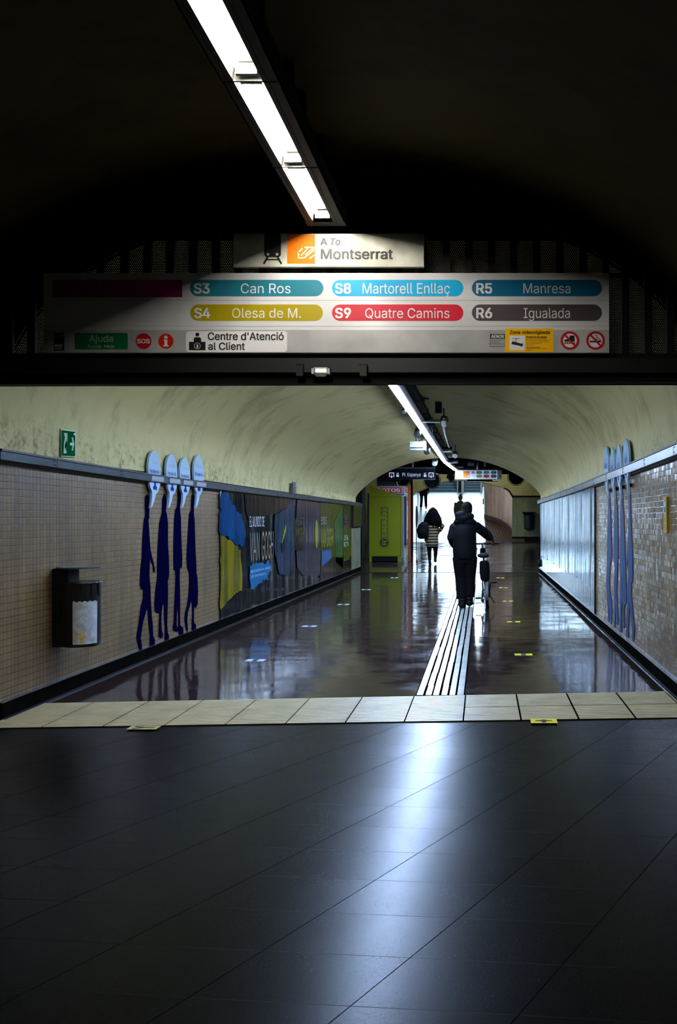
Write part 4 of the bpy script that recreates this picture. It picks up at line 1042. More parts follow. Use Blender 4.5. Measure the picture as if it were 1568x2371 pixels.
# projector box
Y = 14.9+1.2; a, b = at(949, 1042, Y), at(985, 1022, Y)
o = empty('projector_box', ((a.x+b.x)/2, Y, a.z), 'white box shaped projector housing hanging left of the strip light', 'projector')
bm = B(); box(bm, a.x, b.x-.04, Y, Y+.35, a.z+.05, b.z); obj('case', bm, M['whitem'], o, bevel=.004)
bm = B(); box(bm, b.x-.038, b.x, Y-.02, Y+.3, a.z+.0, b.z+.01); obj('side_plate', bm, M['whitem'], o)
bm = B(); box(bm, a.x, b.x-.04, Y+.02, Y+.3, a.z, a.z+.035); obj('lower_tray', bm, M['silver'], o)
bm = B(); tube(bm, [((a.x+b.x)/2, Y+.1, b.z), (b.x+.06, Y+.1, b.z+.09), (b.x+.06, Y+.1, vz(b.x+.06, Y+.1))], .012, 6); tube(bm, [((a.x+b.x)/2-.03, Y+.2, b.z), ((a.x+b.x)/2-.03, Y+.2, vz((a.x+b.x)/2, Y+.2))], .012, 6); obj('arm', bm, M['blackm'], o)
# hanger frame + camera
Y = 13.6
o = empty('suspension_rig', at(982, 968, Y), 'thin black T shaped hanger and cross bar under the dark crown of the vault', 'bracket')
t_, l_ = at(982, 923, Y), at(982, 970, Y)
bm = B(); tube(bm, [t_+Vector((0,0,.1)), l_], .010, 8); obj('post', bm, M['black'], o)
bm = B(); a, b = at(972, 924.5, Y), at(993, 922.5, Y); box(bm, a.x, b.x, Y-.03, Y+.03, a.z, b.z+.004); obj('top_plate', bm, M['blackm'], o)
bm = B(); a, b = at(974, 977, Y), at(1021, 971.5, Y); box(bm, a.x, b.x, Y-.02, Y+.02, a.z, b.z); obj('cross_bar', bm, M['blackm'], o)
bm = B(); a, b = at(980, 978.6, Y), at(1020, 977.4, Y); box(bm, a.x, b.x, Y-.022, Y+.022, a.z, b.z); obj('steel_edge', bm, M['silver'], o)
bm = B(); tube(bm, [at(994.5, 958, Y), at(994.5, 973, Y)], .010, 6); tube(bm, [at(986, 967.5, Y), at(1004, 968, Y)], .006, 6); obj('cable_clamp', bm, M['black'], o)
bm = B(); ring(bm, at(996, 1001, 14.2), (.15, 1, 0), .095, .006, 28, 6); bmesh.ops.scale(bm, vec=(.45, 1, 1), space=Matrix.Translation(-at(996, 1001, 14.2)), verts=bm.verts)
tag(obj('cable_loop', bm, M['black']), 'thin black cable loop hanging right of the strip light', 'cable')
o = empty('security_camera', at(1028, 986, Y), 'white camera with dark hooked arms at the end of the cross bar', 'camera')
a, b = at(1022.5, 985.5, Y), at(1033, 975, Y)
bm = B(); box(bm, a.x, b.x, Y-.05, Y+.2, a.z, b.z); obj('camera_body', bm, M['whitem'], o, bevel=.006)
bm = B(); c_ = at(1028, 970, Y); ring(bm, c_, (0,1,0), .033, .010, 20, 6); obj('lens_ring', bm, M['blackm'], o)
bm = B(); tube(bm, [at(1021, 978, Y), at(1022, 967, Y), at(1025, 963.5, Y), at(1033, 964, Y), at(1036.5, 970, Y), at(1037, 977.5, Y)], .009, 8); tube(bm, [at(1028, 964, Y), at(1028, 945, Y)], .010, 6); obj('arm', bm, M['black'], o)
bm = B(); a, b = at(1007.5, 957, Y+.4), at(1023, 948.5, Y+.4); box(bm, a.x, b.x, Y+.4, Y+.5, a.z, vz(a.x, Y+.45)); tag(obj('junction_box', bm, M['blackm']), 'dark junction box on the vault above the camera', 'junction box')
# conduit
bm = B(); pts = [at(1028.5, 986, 14.0), at(1029.5, 995, 14.6), at(1030.5, 1002, 15.3), at(1033.5, 1013, 16.4), at(1036.5, 1024, 17.8), at(1040, 1035, 19.2)]
tube(bm, pts, [.02, .024, .022, .022, .022, .022], 10)
for p0, p1 in zip(pts[:-1], pts[1:]):
    for k in range(5): ring(bm, p0.lerp(p1, k/5), p1-p0, .022, .004, 10, 5)
tag(obj('flexible_conduit', bm, M['silver']), 'ribbed silver conduit running down the vault behind the camera', 'conduit')
def hlight(x0, x1, y0, y1, Y, lab):
    a, b = at(x0, y1, Y), at(x1, y0, Y); o = empty('white_luminaire', ((a.x+b.x)/2, Y, a.z), lab, 'ceiling lamp')
    bm = B(); box(bm, a.x, b.x, Y, Y+.25, a.z, b.z); obj('case', bm, M['whitem'], o, bevel=.004)
    bm = B(); box(bm, a.x, b.x, Y-.005, Y+.26, b.z, b.z+.05); obj('black_cover', bm, M['black'], o)
    bm = B(); tube(bm, [((a.x+b.x)/2, Y+.12, b.z+.06), ((a.x+b.x)/2, Y+.12, 3.2)], .012, 6); obj('hanger', bm, M['black'], o)
hlight(1020, 1046, 1039.5, 1045.5, 19.6, 'white rectangular box lamp at the foot of the silver conduit')
hlight(1037.5, 1060, 1067, 1071.5, 23.4, 'white rectangular box lamp under the corridor arch')
hlight(1055, 1072, 1079.5, 1081.5, 26.2, 'smallest white box lamp just above the white route sign')

# ------------------------------------------------------------------ hall beyond the arch
HC = 3.16
bm = B(); box(bm, -7, 5, 22.72, YP+.2, HC, HC+.1); struct('ceiling_hall', bm, mat('flat_black_ceiling', '#030303', 1, spec=0.))  # plain black ceiling without sheen
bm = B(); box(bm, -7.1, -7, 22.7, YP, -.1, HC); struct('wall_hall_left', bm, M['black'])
bm = B(); box(bm, 4.9, 5, 22.7, YP, -.1, HC); struct('wall_hall_right', bm, M['tile_l'])
def pt(px, py): return at(px, py, YP)
# portal wall: plaster over the arch, tile right of it
arch = [(958,1260),(958,1145),(963,1141),(985,1131),(1008,1121),(1030,1115.5),(1055,1113),(1078,1113),(1100,1114.5),(1120,1118),(1140,1122),(1160,1128),(1174,1133.5),(1181,1139),(1185,1146),(1186.5,1151)]
bm = B()
for (x0, y0), (x1, y1) in zip(arch[1:-1], arch[2:]):
    a, b = pt(x0, y0), pt(x1, y1); prism(bm, [a, b, (b.x, YP, HC), (a.x, YP, HC)], (0,1,0), .35)
a = pt(958, 1145); box(bm, -7, a.x, YP, YP+.35, 0, HC)
a = pt(1186.5, 1151); box(bm, a.x, 4.9, YP, YP+.35, pt(0, 1149).z, HC)
struct('wall_portal', bm, M['plaster'])
bm = B(); box(bm, a.x, 4.9, YP-.01, YP+.35, 0, pt(0, 1149).z); struct('wall_portal_tiled', bm, M['tile_far'])
bm = B(); a = pt(1185.5, 1151); box(bm, a.x, 4.9, YP-.05, YP-.01, pt(0, 1151.5).z, pt(0, 1147.5).z)
q = [pt(x, y) for x, y in ((1168,1131),(1174,1133.5),(1180,1139),(1185,1147),(1187,1151))]; stroke(bm, [v-Vector((0,.05,0)) for v in q], .045, (0,1,0), .04)
q = [pt(x, y) for x, y in arch[2:-4]]; stroke(bm, [v-Vector((0,.01,0)) for v in q], .012, (0,1,0), .01)
struct('trim_portal', bm, M['black'])
bm = B(); box(bm, a.x, 4.9, YP-.04, YP-.01, ZP-.1, pt(0, 1242.5).z); struct('baseboard_portal', bm, M['black'])
# pale ribbed ramp
YR0, ZR0 = 32.4, zf(32.4); YR1, ZR1 = 50., 3.03
rz = lambda Y: ZR0+(ZR1-ZR0)*(Y-YR0)/(YR1-YR0)
rl = lambda Y: -2.52-1.1*(Y-YR0)/(YR1-YR0)
rr = lambda Y: 1.2 if Y < 33.6 else (.10+1.1*math.sqrt(max(0, 1-((Y-33.6)/4.8)**2))**1.3 if Y < 38.4 else .10)
bm = B(); n = 60
for i in range(n):
    y0, y1 = YR0+(YR1-YR0)*i/n, YR0+(YR1-YR0)*(i+1)/n
    quad(bm, (rl(y0)-.3, y0, rz(y0)), (rr(y0)+.4, y0, rz(y0)), (rr(y1)+.4, y1, rz(y1)), (rl(y1)-.3, y1, rz(y1)))
def ramp_mat():
    m, nt, bs = new('pale_ribbed_ramp'); g = G(nt); x, y, z = g.xyz()
    f = g.m('ABSOLUTE', g.m('SUBTRACT', g.m('FRACT', g.m('DIVIDE', g.m('ADD', x, g.m('MULTIPLY', y, .05)), .11)), .5))
    k = g.m('GREATER_THAN', f, .40)
    # unlit stretch beside the curved wall, its shade painted in dark brown
    c = g.mix(k, lin('#a9b2b8'), lin('#5a6066')); shaded_bay = g.m('GREATER_THAN', x, .12)
    c = g.mix(shaded_bay, c, g.mix(k, lin('#5a4a44'), lin('#2a211e')))
    nt.links.new(c, bs.inputs['Base Color']); nt.links.new(g.m('ADD', .3, g.m('MULTIPLY', shaded_bay, .6)), bs.inputs['Roughness']); nt.links.new(g.m('SUBTRACT', .5, g.m('MULTIPLY', shaded_bay, .42)), bs.inputs['Specular IOR Level'])
    return m
struct('floor_ramp', bm, ramp_mat())
bm = B(); prev = None; n = 30
for i in range(n+1):
    Y = 33.5+(51-33.5)*i/n; p = (rr(Y), Y)
    if prev: quad(bm, (prev[0], prev[1], rz(prev[1])-.2), (p[0], p[1], rz(p[1])-.2), (p[0], p[1], 7.5), (prev[0], prev[1], 7.5))
    prev = p
struct('wall_ramp_right', bm, M['tile_pink'])
bm = B(); prev = None
for i in range(n+1):
    Y = 33.5+(51-33.5)*i/n; p = (rr(Y)-.02, Y)
    if prev: quad(bm, (prev[0], prev[1], rz(prev[1])), (p[0], p[1], rz(p[1])), (p[0], p[1], rz(p[1])+.2), (prev[0], prev[1], rz(prev[1])+.2)); quad(bm, (prev[0], prev[1], rz(prev[1])+.2), (p[0], p[1], rz(p[1])+.2), (p[0]+.05, p[1], rz(p[1])+.2), (prev[0]+.05, prev[1], rz(prev[1])+.2))
    prev = p
struct('baseboard_ramp_right', bm, mat('brown_skirting', '#4c3c36', .4))
bm = B(); quad(bm, (rl(YP), YP+.3, 0), (rl(53), 53, 0), (rl(53), 53, 7.5), (rl(YP), YP+.3, 7.5)); struct('wall_ramp_left', bm, M['tile_white'])
# stairs at the top
s4 = lambda px: (px-CX)*50/F
def flight(x0, x1, lab):
    o = empty('stair_flight', ((x0+x1)/2, 50, ZR1), lab, 'stairs')
    for i in range(7):
        bm = B(); box(bm, x0, x1, 50+.3*i, 50+.3*(i+1)+.02, ZR1-.1 if i == 0 else ZR1+.17*i-.05, ZR1+.17*(i+1)); obj('step', bm, M['step'], o, bevel=.006)
        bm = B(); box(bm, x0+.01, x1-.01, 49.985+.3*i, 50.0+.3*i, ZR1+.17*(i+1)-.03, ZR1+.17*(i+1)-.005); obj('step_nosing', bm, M['glassy'], o)
flight(s4(982), s4(1058), 'wider blue grey stair flight at the top of the bright ramp, left')
flight(s4(1075), s4(1112), 'narrow blue grey escalator flight at the top of the ramp, right')
for x0, x1, m_, lab in ((1058.5, 1062, 'whitem', 'white stair wall left of the dark handrail post'), (1068.5, 1074.5, 'whitem', 'white stair wall right of the dark handrail post'), (1112.5, 1117, 'whitem', 'white stair wall at the right end of the flights')):
    bm = B(); box(bm, s4(x0), s4(x1), 49.8, 52.2, ZR1-.1, ZR1+.95); tag(obj('stair_balustrade', bm, M[m_], bevel=.01), lab, 'balustrade')
bm = B(); box(bm, s4(1062.5), s4(1068), 49.7, 52, ZR1-.05, ZR1+.62); tube(bm, [(s4(1064), 49.7, ZR1+.6), (s4(1064), 52, ZR1+1.5)], .05, 8)
tag(obj('handrail_post', bm, M['black'], bevel=.0), 'dark escalator handrail between the two stair flights', 'handrail')
bm = B(); tube(bm, [(.05, 38.6, 2.33), (.05, 44, 3.05)], .03, 8); tube(bm, [(.05, 38.6, 2.33), (.05, 38.6, 2.1)], .03, 8)
tag(obj('wall_handrail', bm, M['greym']), 'short grey handrail on the right edge of the bright ramp', 'handrail')
bm = B(); box(bm, -5, 1.5, 52.4, 52.6, 0, ZR1+1.15); struct('wall_stair_end', bm, M['tile_white'])

# drain grate on the hall floor
a_ = at(1019, 1286, 27); 
def onslope(px, py):
    Y = (EYE+SL*YS)*F/((py-CY)+SL*F); return Vector(((px-CX)*Y/F, Y, zf(Y)))
a_, b_ = onslope(1020, 1286.6), onslope(1052, 1285)
bm = B()
for i in range(16):
    x = a_.x+(b_.x-a_.x)*i/16; prism(bm, [(x, a_.y, a_.z+.002), (x+.03, a_.y, a_.z+.002), (x+.03, b_.y, b_.z+.002), (x, b_.y, b_.z+.002)], (0,0,1), .004)
tag(obj('floor_grate', bm, M['blackm']), 'thin dark slotted drain grate in the sloping hall floor', 'grate')

# hanging signs
ds = empty('hanging_sign', at(953, 1110, 26.6), 'dark blue illuminated hanging sign reading Pl Espanya', 'sign')
H = 26.6
bm = B(); a, b = at(898, 1110, H), at(1008, 1086, H); box(bm, a.x, b.x, H, H+.15, a.z, b.z); obj('case', bm, mat('navy_sign_case', '#05061c', .3), ds)
def hx(n, x0, x1, y0, y1, m, par, t=.003, Y=H): return rect(n, x0, x1, y0, y1, m, par, Y=Y, t=t)
gl = mat('lit_white_pictogram', '#d8e4ff', .4, emit=.55, ecol='#c8dcff')
tx('Pl', 932, 939, 1095, 1103, gl, ds, Y=H, t=.004); tx('Espanya', 944, 974, 1095, 1105, gl, ds, Y=H, t=.004)
for cx_ in (907, 998.5):
    bm = B()
    stroke(bm, [at(cx_-5, 1104, H), at(cx_-5, 1095, H), at(cx_+5, 1095, H), at(cx_+5, 1104, H)], .022, (0,-1,0), .004)
    stroke(bm, [at(cx_, 1099, H), at(cx_, 1106, H)], .014, (0,-1,0), .004); stroke(bm, [at(cx_-2.5, 1103, H), at(cx_, 1106, H), at(cx_+2.5, 1103, H)], .014, (0,-1,0), .004); obj('exit_arrow_pictogram', bm, gl, ds)
for cx_ in (921, 984.5):
    bm = B()
    for q in ((cx_-3, 1099, cx_+3, 1104), (cx_-2.5, 1095, cx_-1, 1097.5), (cx_+.5, 1094.5, cx_+2, 1097.5)):
        a, b = at(q[0], q[3], H), at(q[2], q[1], H); box(bm, a.x, b.x, H-.004, H, a.z, b.z)
    obj('lift_pictogram', bm, gl, ds)
bm = B(); a = at(955, 1069, H)
tube(bm, [(a.x, H+.07, at(0, 1087, H).z), (a.x, H+.07, HC)], .03, 10); obj('hanger', bm, M['silver'], ds)
bm = B(); a, b = at(898, 1086, H), at(1008, 1081.5, H); box(bm, a.x, b.x, H+.01, H+.14, a.z, b.z); obj('top_rail', bm, M['greym'], ds)

H2 = 26.9
ws = empty('hanging_sign', at(1108, 1109, H2), 'small white hanging route sign with orange logo and an arrow', 'sign')
bm = B(); a, b = at(1054, 1109.3, H2), at(1152, 1088.7, H2); box(bm, a.x, b.x, H2, H2+.15, a.z, b.z); obj('case', bm, mat('lit_sign_face', '#c8d0d6', .35, emit=.25, ecol='#cfe0ee'), ws)
bm = B(); a, b = at(1152, 1109.3, H2), at(1162, 1088.7, H2); box(bm, a.x, b.x, H2, H2+.15, a.z, b.z); ep = obj('arrow_panel', bm, M['signg'], ws)
bm = B(); stroke(bm, [at(1155, 1103, H2-.001), at(1160, 1103, H2-.001)], .014, (0,-1,0), .004); stroke(bm, [at(1158, 1101, H2-.001), at(1160, 1103, H2-.001), at(1158, 1105, H2-.001)], .012, (0,-1,0), .004); obj('arrow', bm, M['ink'], ep)
bm = B(); a, b = at(1054, 1088.7, H2), at(1162, 1083, H2); box(bm, a.x, b.x, H2-.01, H2+.16, a.z, b.z); obj('top_rail', bm, M['blackm'], ws)
lgp = hx('logo_square', 1073, 1087.5, 1091, 1106, M['orange'], ws, Y=H2)
bm = B(); o3 = lambda x, y: at(1073+x, 1091+y, H2); stroke(bm, [o3(14, 5), o3(8, 5), o3(5.5, 8), o3(5.5, 12.5), o3(9, 12.5), o3(13.5, 7.5)], .016, (0,-1,0), .006); stroke(bm, [o3(11, 13), o3(14, 10)], .016, (0,-1,0), .006); obj('logo_mark', bm, M['inkw'], lgp)
q = hx('route_pill', 1092.5, 1099, 1091, 1096.5, M['lilac'], ws, Y=H2); tx('L8', 1094, 1098, 1092, 1095.5, M['inkw'], q, Y=H2, t=.006)
for i, (c1, c2, n1, n2) in enumerate((('teal', 'olive', 'S3', 'S4'), ('cyan', 'red', 'S8', 'S9'), ('petrol', 'slate', 'R5', 'R6'))):
    x0 = 1103.5+i*16.8
    for c_, nn, y0 in ((c1, n1, 1090.5), (c2, n2, 1099.2)):
        q = rect('route_pill', x0, x0+12.5, y0, y0+6.8, M[c_], ws, Y=H2, t=.003, r=3.2); tx(nn, x0+3.5, x0+9.5, y0+1.6, y0+5.2, M['inkw'], q, Y=H2, t=.006)
bm = B(); a = at(1075, 1083, H2); tube(bm, [(a.x, H2+.08, a.z), (a.x, H2+.08, HC)], .02, 8); obj('hanger', bm, M['blackm'], ws)
bm = B(); H3 = 30.; a, b = at(1082, 1115, H3), at(1152, 1101, H3); box(bm, a.x, b.x, H3, H3+.15, a.z, b.z); bs_ = obj('hanging_sign', bm, mat('navy_sign_case_far', '#05061c', .3)); tag(bs_, 'dark hanging sign half hidden behind the small white route sign', 'sign')
bm = B(); stroke(bm, [at(1142, 1112.5, H3-.001), at(1142, 1107, H3-.001), at(1150, 1107, H3-.001), at(1150, 1112.5, H3-.001), at(1142, 1112.5, H3-.001)], .02, (0,-1,0), .004); obj('exit_pictogram', bm, gl, bs_)
bm = B(); box(bm, at(1115, 0, H3).x-.02, at(1115, 0, H3).x+.02, H3+.05, H3+.1, at(0, 1102, H3).z, HC); obj('hanger', bm, M['black'], bs_)

# fans
def fan(px, py, r, Y, lab, nrm=(0,-1,0)):
    c = at(px, py, Y); R = r*Y/F; n_ = Vector(nrm).normalized()
    o = empty('wall_fan', c, lab, 'fan')
    bm = B()
    for k in (1, .78, .55, .32):
        for d in (-.06*(1-k*.3), .06*(1-k*.3)): ring(bm, c+n_*d, n_, R*k, .004 if k < 1 else .010, 36, 5)
    U = n_.cross(Vector((0,0,1))).normalized()
    for i in range(18):
        a = 2*PI*i/18; d = U*math.cos(a)+Vector((0,0,1))*math.sin(a)
        tube(bm, [c+n_*.06, c+n_*.05+d*R*.6, c+d*R, c-n_*.05+d*R*.6, c-n_*.06], .003, 4)
    obj('guard', bm, M['blackm'], o)
    bm = B(); tube(bm, [c-n_*.03, c-n_*.035], R*.9, 28); obj('back_cover', bm, M['black'], o)
    for i in range(4):
        bm = B(); a = PI/2*i+.4; d = U*math.cos(a)+Vector((0,0,1))*math.sin(a); s = n_.cross(d)
        prism(bm, [c+d*.04-s*.03, c+d*R*.85-s*.09, c+d*R*.9+s*.07, c+d*.04+s*.03], n_+s*.4, .008); obj('blade', bm, M['black'], o)
    bm = B(); tube(bm, [c+n_*.07, c-n_*.16], [.045, .06], 14); hub = obj('motor', bm, M['black'], o)
    bm = B(); tube(bm, [c+n_*.072, c+n_*.076], .018, 12); obj('hub_cap', bm, M['greym'], hub)
    bm = B(); tube(bm, [c-n_*.14, c-n_*.14+Vector((0,0,.2)), (c.x-n_.x*.14, c.y-n_.y*.14, HC)], .02, 8); obj('bracket', bm, M['black'], o)
fan(1000, 1112, 20, 28.5, 'large black caged fan hanging under the right end of the Espanya sign')
fan(933, 1108, 19, 28.8, 'black caged fan half hidden behind the Espanya sign, left')
fan(1046, 1104, 12, 28.3, 'small fan turned sideways left of the white route sign', (.9, -.45, 0))
fan(1196, 1104, 20, 28.5, 'black caged fan at the right side of the hall partly behind the vault')

# added lamps that light the hall, hidden behind the hanging signs
def fill_lamp(px, py, Y, lab, W, col, size=2.4):
    c = at(px, py, Y); o = empty('fill_lamp', c, lab, 'ceiling lamp')
    bm = B(); tube(bm, [c, (c.x, c.y, HC)], .06, 14); obj('can', bm, M['black'], o)
    bm = B(); tube(bm, [c, c+Vector((0,0,.012))], [.34, .30], 24); obj('shade', bm, M['black'], o)  # added disc keeping the lamp's light off the ceiling
    L = bpy.data.lights.new('hall_fill_bulb', 'POINT'); L.energy = W; L.color = col; L.shadow_soft_size = .13
    lo = bpy.data.objects.new('hall_fill_bulb', L); C.objects.link(lo); lo.parent = o; lo.location = (0, 0, -.08)
fill_lamp(1105, 1099, 31, 'added fill lamp over the hall, hidden behind the white route sign', 70, (.9, 1, .82))
fill_lamp(1003, 1098, 30, 'added fill lamp over the hall, hidden behind the Espanya sign', 40, (.9, 1, .85))

# ------------------------------------------------------------------ recycling machine, booth, left side of the hall
RY = 25.5; zg = zf(RY)
def rm(px, py): return at(px, py, RY)
rc = empty('recycling_machine', rm(892, 1300), 'lime green recycling machine with sloping top and upright black lettering', 'machine')
bm = B(); prism(bm, [rm(855, 1288), rm(929, 1288), rm(929, 1149), rm(855, 1124)], (0,1,0), .6); bd = obj('cabinet', bm, M['lime'], rc)
bm = B(); prism(bm, [rm(929, 1288), rm(930.2, 1288), rm(930.2, 1149.5), rm(929, 1149)], (0,1,0), .6); obj('side_panel', bm, M['limedark'], rc)
bm = B(); stroke(bm, [rm(855, 1151), rm(927.5, 1150.5), rm(927.5, 1288)], .008, (0,-1,0), .003); obj('panel_seam', bm, M['ink'], rc)
for x0, x1 in ((855, 861), (921, 929)):
    bm = B(); a, b = rm(x0, 1298.5), rm(x1, 1287); box(bm, a.x, b.x, RY, RY+.1, zf(RY), b.z); obj('foot', bm, M['lime'], rc)
bm = B(); a, b = rm(861, 1300), rm(921, 1287); box(bm, a.x, b.x, RY+.02, RY+.5, zf(RY)+.02, b.z+.02); obj('plinth', bm, M['black'], rc)
bm = B(); a, b = rm(922, 1302), rm(934, 1292); box(bm, a.x, b.x, RY+.1, RY+.5, zf(RY)+.005, b.z); obj('base_step', bm, M['greym'], rc)
# upright lettering: text runs bottom to top
def vtext(body, x0, x1, y0, y1, m, par, bold, Y, t=.004):
    U, V = Vector((0,0,1)), Vector((-1,0,0))
    p0 = at(x1, y1, Y); p1 = at(x0, y0, Y)
    return text('lettering', body, p0, p1, m, par, (U, Vector((0,-1,0))), bold, 0, t, up=V)
vtext('ECICLOS', 883, 898, 1175, 1244, M['ink'], rc, .07, RY); vtext('ECICLOS', 884, 897, 1176, 1243.5, M['lime'], rc, .035, RY, .007)
cc = rm(890.3, 1256.5)
bm = B(); prism(bm, circ(cc-Vector((0,.002,0)), .155, FRONT[0]), (0,-1,0), .003); rd = obj('round_logo', bm, M['ink'], rc)
bm = B(); prism(bm, circ(cc-Vector((0,.005,0)), .145, FRONT[0]), (0,-1,0), .003); obj('lime_ring', bm, M['lime'], rd)
bm = B(); prism(bm, circ(cc-Vector((0,.008,0)), .125, FRONT[0]), (0,-1,0), .003); obj('black_centre', bm, M['ink'], rd)
vtext('R', 885.3, 895.8, 1251, 1261.5, M['lime'], rd, .025, RY, .014)
# booth
BY = 26.2
pb = empty('photo_booth', at(915, 1290, BY), 'white photo booth with red FOTOS header behind the green recycling machine', 'booth')
bm = B(); xr_ = -2.38; box(bm, -3.5, xr_, BY+.1, 28.3, zf(BY)+.02, 2.2); obj('cabin', bm, M['whitem'], pb)
bm = B(); a, b = at(874, 1144, BY), at(931.5, 1125.5, BY); box(bm, a.x, xr_+.02, BY, 28.0, a.z, b.z); hd = obj('header', bm, M['signg'], pb)
rect('red_field', 880, 929, 1128.5, 1141, M['red'], hd, Y=BY, t=.004)
tx('FOTOS', 876, 926, 1131, 1139, M['inkw'], hd, Y=BY, bold=.04, t=.008)
bm = B(); box(bm, xr_+.02, xr_+.024, BY+.2, 27.7, 2.24, 2.42); obj('side_red_field', bm, M['red'], hd)
text('lettering', 'FOTOS', Vector((xr_+.026, BY+.5, 2.28)), Vector((xr_+.026, 27.4, 2.38)), M['inkw'], hd, LEFTW, .04)
bm = B(); box(bm, xr_, xr_+.05, BY+.15, BY+1.1, .62, 2.12); fr_ = obj('display_frame', bm, M['navy'], pb); fr_['label'] = 'navy blue display frame'
bm = B(); box(bm, xr_+.05, xr_+.055, BY+.5, BY+1.0, .8, 1.98); obj('picture_field', bm, M['bubble'], fr_)
for z, c_ in ((1.84, 'red'), (1.62, 'cyan'), (1.4, 'yellow'), (.95, 'sosred')):
    bm = B(); box(bm, xr_+.055, xr_+.058, BY+.55, BY+.95, z, z+.12); obj('photo_sample', bm, M[c_], fr_)
bm = B(); box(bm, xr_, xr_+.01, BY+1.25, BY+2.0, .5, 2.1); obj('curtain', bm, M['bubble'], pb)
bm = B(); a = at(947.5, 1298, RY+.3); box(bm, a.x-.035, a.x+.035, RY+.3, RY+.4, zf(RY+.3), at(0, 1123, RY+.3).z); tag(obj('orange_post', bm, M['postorange'], bevel=.004), 'slim orange square post beside the photo booth', 'post')
bm = B(); a = at(953, 1290, 28.4); box(bm, a.x-.045, a.x+.045, 28.4, 28.6, zf(28.4), HC); tag(obj('black_post', bm, M['black'], bevel=.004), 'black floor to ceiling post right of the orange post', 'post')
bm = B(); quad(bm, (-2.30, 28.7, .3), (-2.5, 33.2, .5), (-2.5, 33.2, 2.4), (-2.30, 28.7, 2.2)); quad(bm, (-2.36, 28.7, .3), (-2.56, 33.2, .5), (-2.56, 33.2, 2.4), (-2.36, 28.7, 2.2)); quad(bm, (-2.30, 28.7, .3), (-2.36, 28.7, .3), (-2.36, 28.7, 2.2), (-2.30, 28.7, 2.2))
tag(obj('glass_partition', bm, M['glassy']), 'pale blue glossy partition panel left of the bright ramp', 'partition')
bm = B(); c_ = at(963.5, 1197, 32.); prism(bm, [c_+Vector((.07*math.cos(t*PI/16), 0, .44*math.sin(t*PI/16))) for t in range(32)], (0,1,0), .05); box(bm, c_.x-.03, c_.x+.03, 32, 32.05, zf(32), c_.z)
tag(obj('information_totem', bm, M['darkteal']), 'narrow dark teal rounded totem at the left edge of the bright ramp', 'totem')
bm = B(); box(bm, -4.35, -3.42, 24.6, 25.3, zf(24.6), HC); tag(obj('dark_column', bm, M['black']), 'wide black column between the corridor wall and the green machine', 'column')
bm = B(); prism(bm, [at(873, 1126, 27.2), at(921, 1126, 27.2), at(918, 1115, 27.2), at(900, 1110, 27.2), at(873, 1103, 27.2)], (0,1,0), .3); tag(obj('grey_canopy', bm, M['slab']), 'dark grey slanted canopy above the photo booth header', 'canopy')
bm = B(); prism(bm, [at(874, 1103, 27.6), at(926, 1117, 27.6), at(926, 1077.1, 27.6), at(896, 1077.1, 27.6)], (0,1,0), .1); tag(obj('rust_panel', bm, M['rust']), 'rust red triangular panel above the grey canopy', 'panel')
# dark poster case at the end of the left wall
pc = empty('poster_case', onleft(822, 1226, XL+.05), 'dark framed poster case at the far end of the left wall', 'poster case')
bm = B(); y0, y1 = XL*F/(813.5-CX), XL*F/(833-CX); box(bm, XL, XL+.06, y0, y1, 1.22, 1.78); obj('frame', bm, mat('dark_brown_frame', '#1c0f08', .4), pc)
bm = B(); box(bm, XL+.06, XL+.063, y0+.06, y1-.06, 1.26, 1.74); obj('dark_pane', bm, mat('dark_poster_pane', '#070506', .15), pc)
bm = B(); box(bm, XL, XL+.003, XL*F/(813.5-CX), 23.6, .128, 1.80); struct('wall_left_plaster', bm, mat('grey_green_plaster', '#6c6e54', .8, spec=.1, noise=.3, nscale=3))
# green notice above it and small device at the right arch foot
bm = B(); c_ = at(819, 1163, 24.55); box(bm, c_.x-.25, c_.x+.1, 24.55, 24.6, 1.75, 2.15); tag(obj('green_notice', bm, mat('dim_green_notice', '#16301c', .4)), 'dim green notice in the shadow beyond the left wall end', 'sign')
bm = B(); tube(bm, [at(1251, 1296, 22.4), at(1251, 1312, 22.4)], [.04, .05], 10); tube(bm, [at(1251, 1296, 22.4), at(1250, 1170, 22.4), at(1250, 1163, 22.4)], .012, 8); tag(obj('drain_pipe', bm, M['black'], smooth=True), 'thin black pipe at the far end of the right wall', 'pipe')

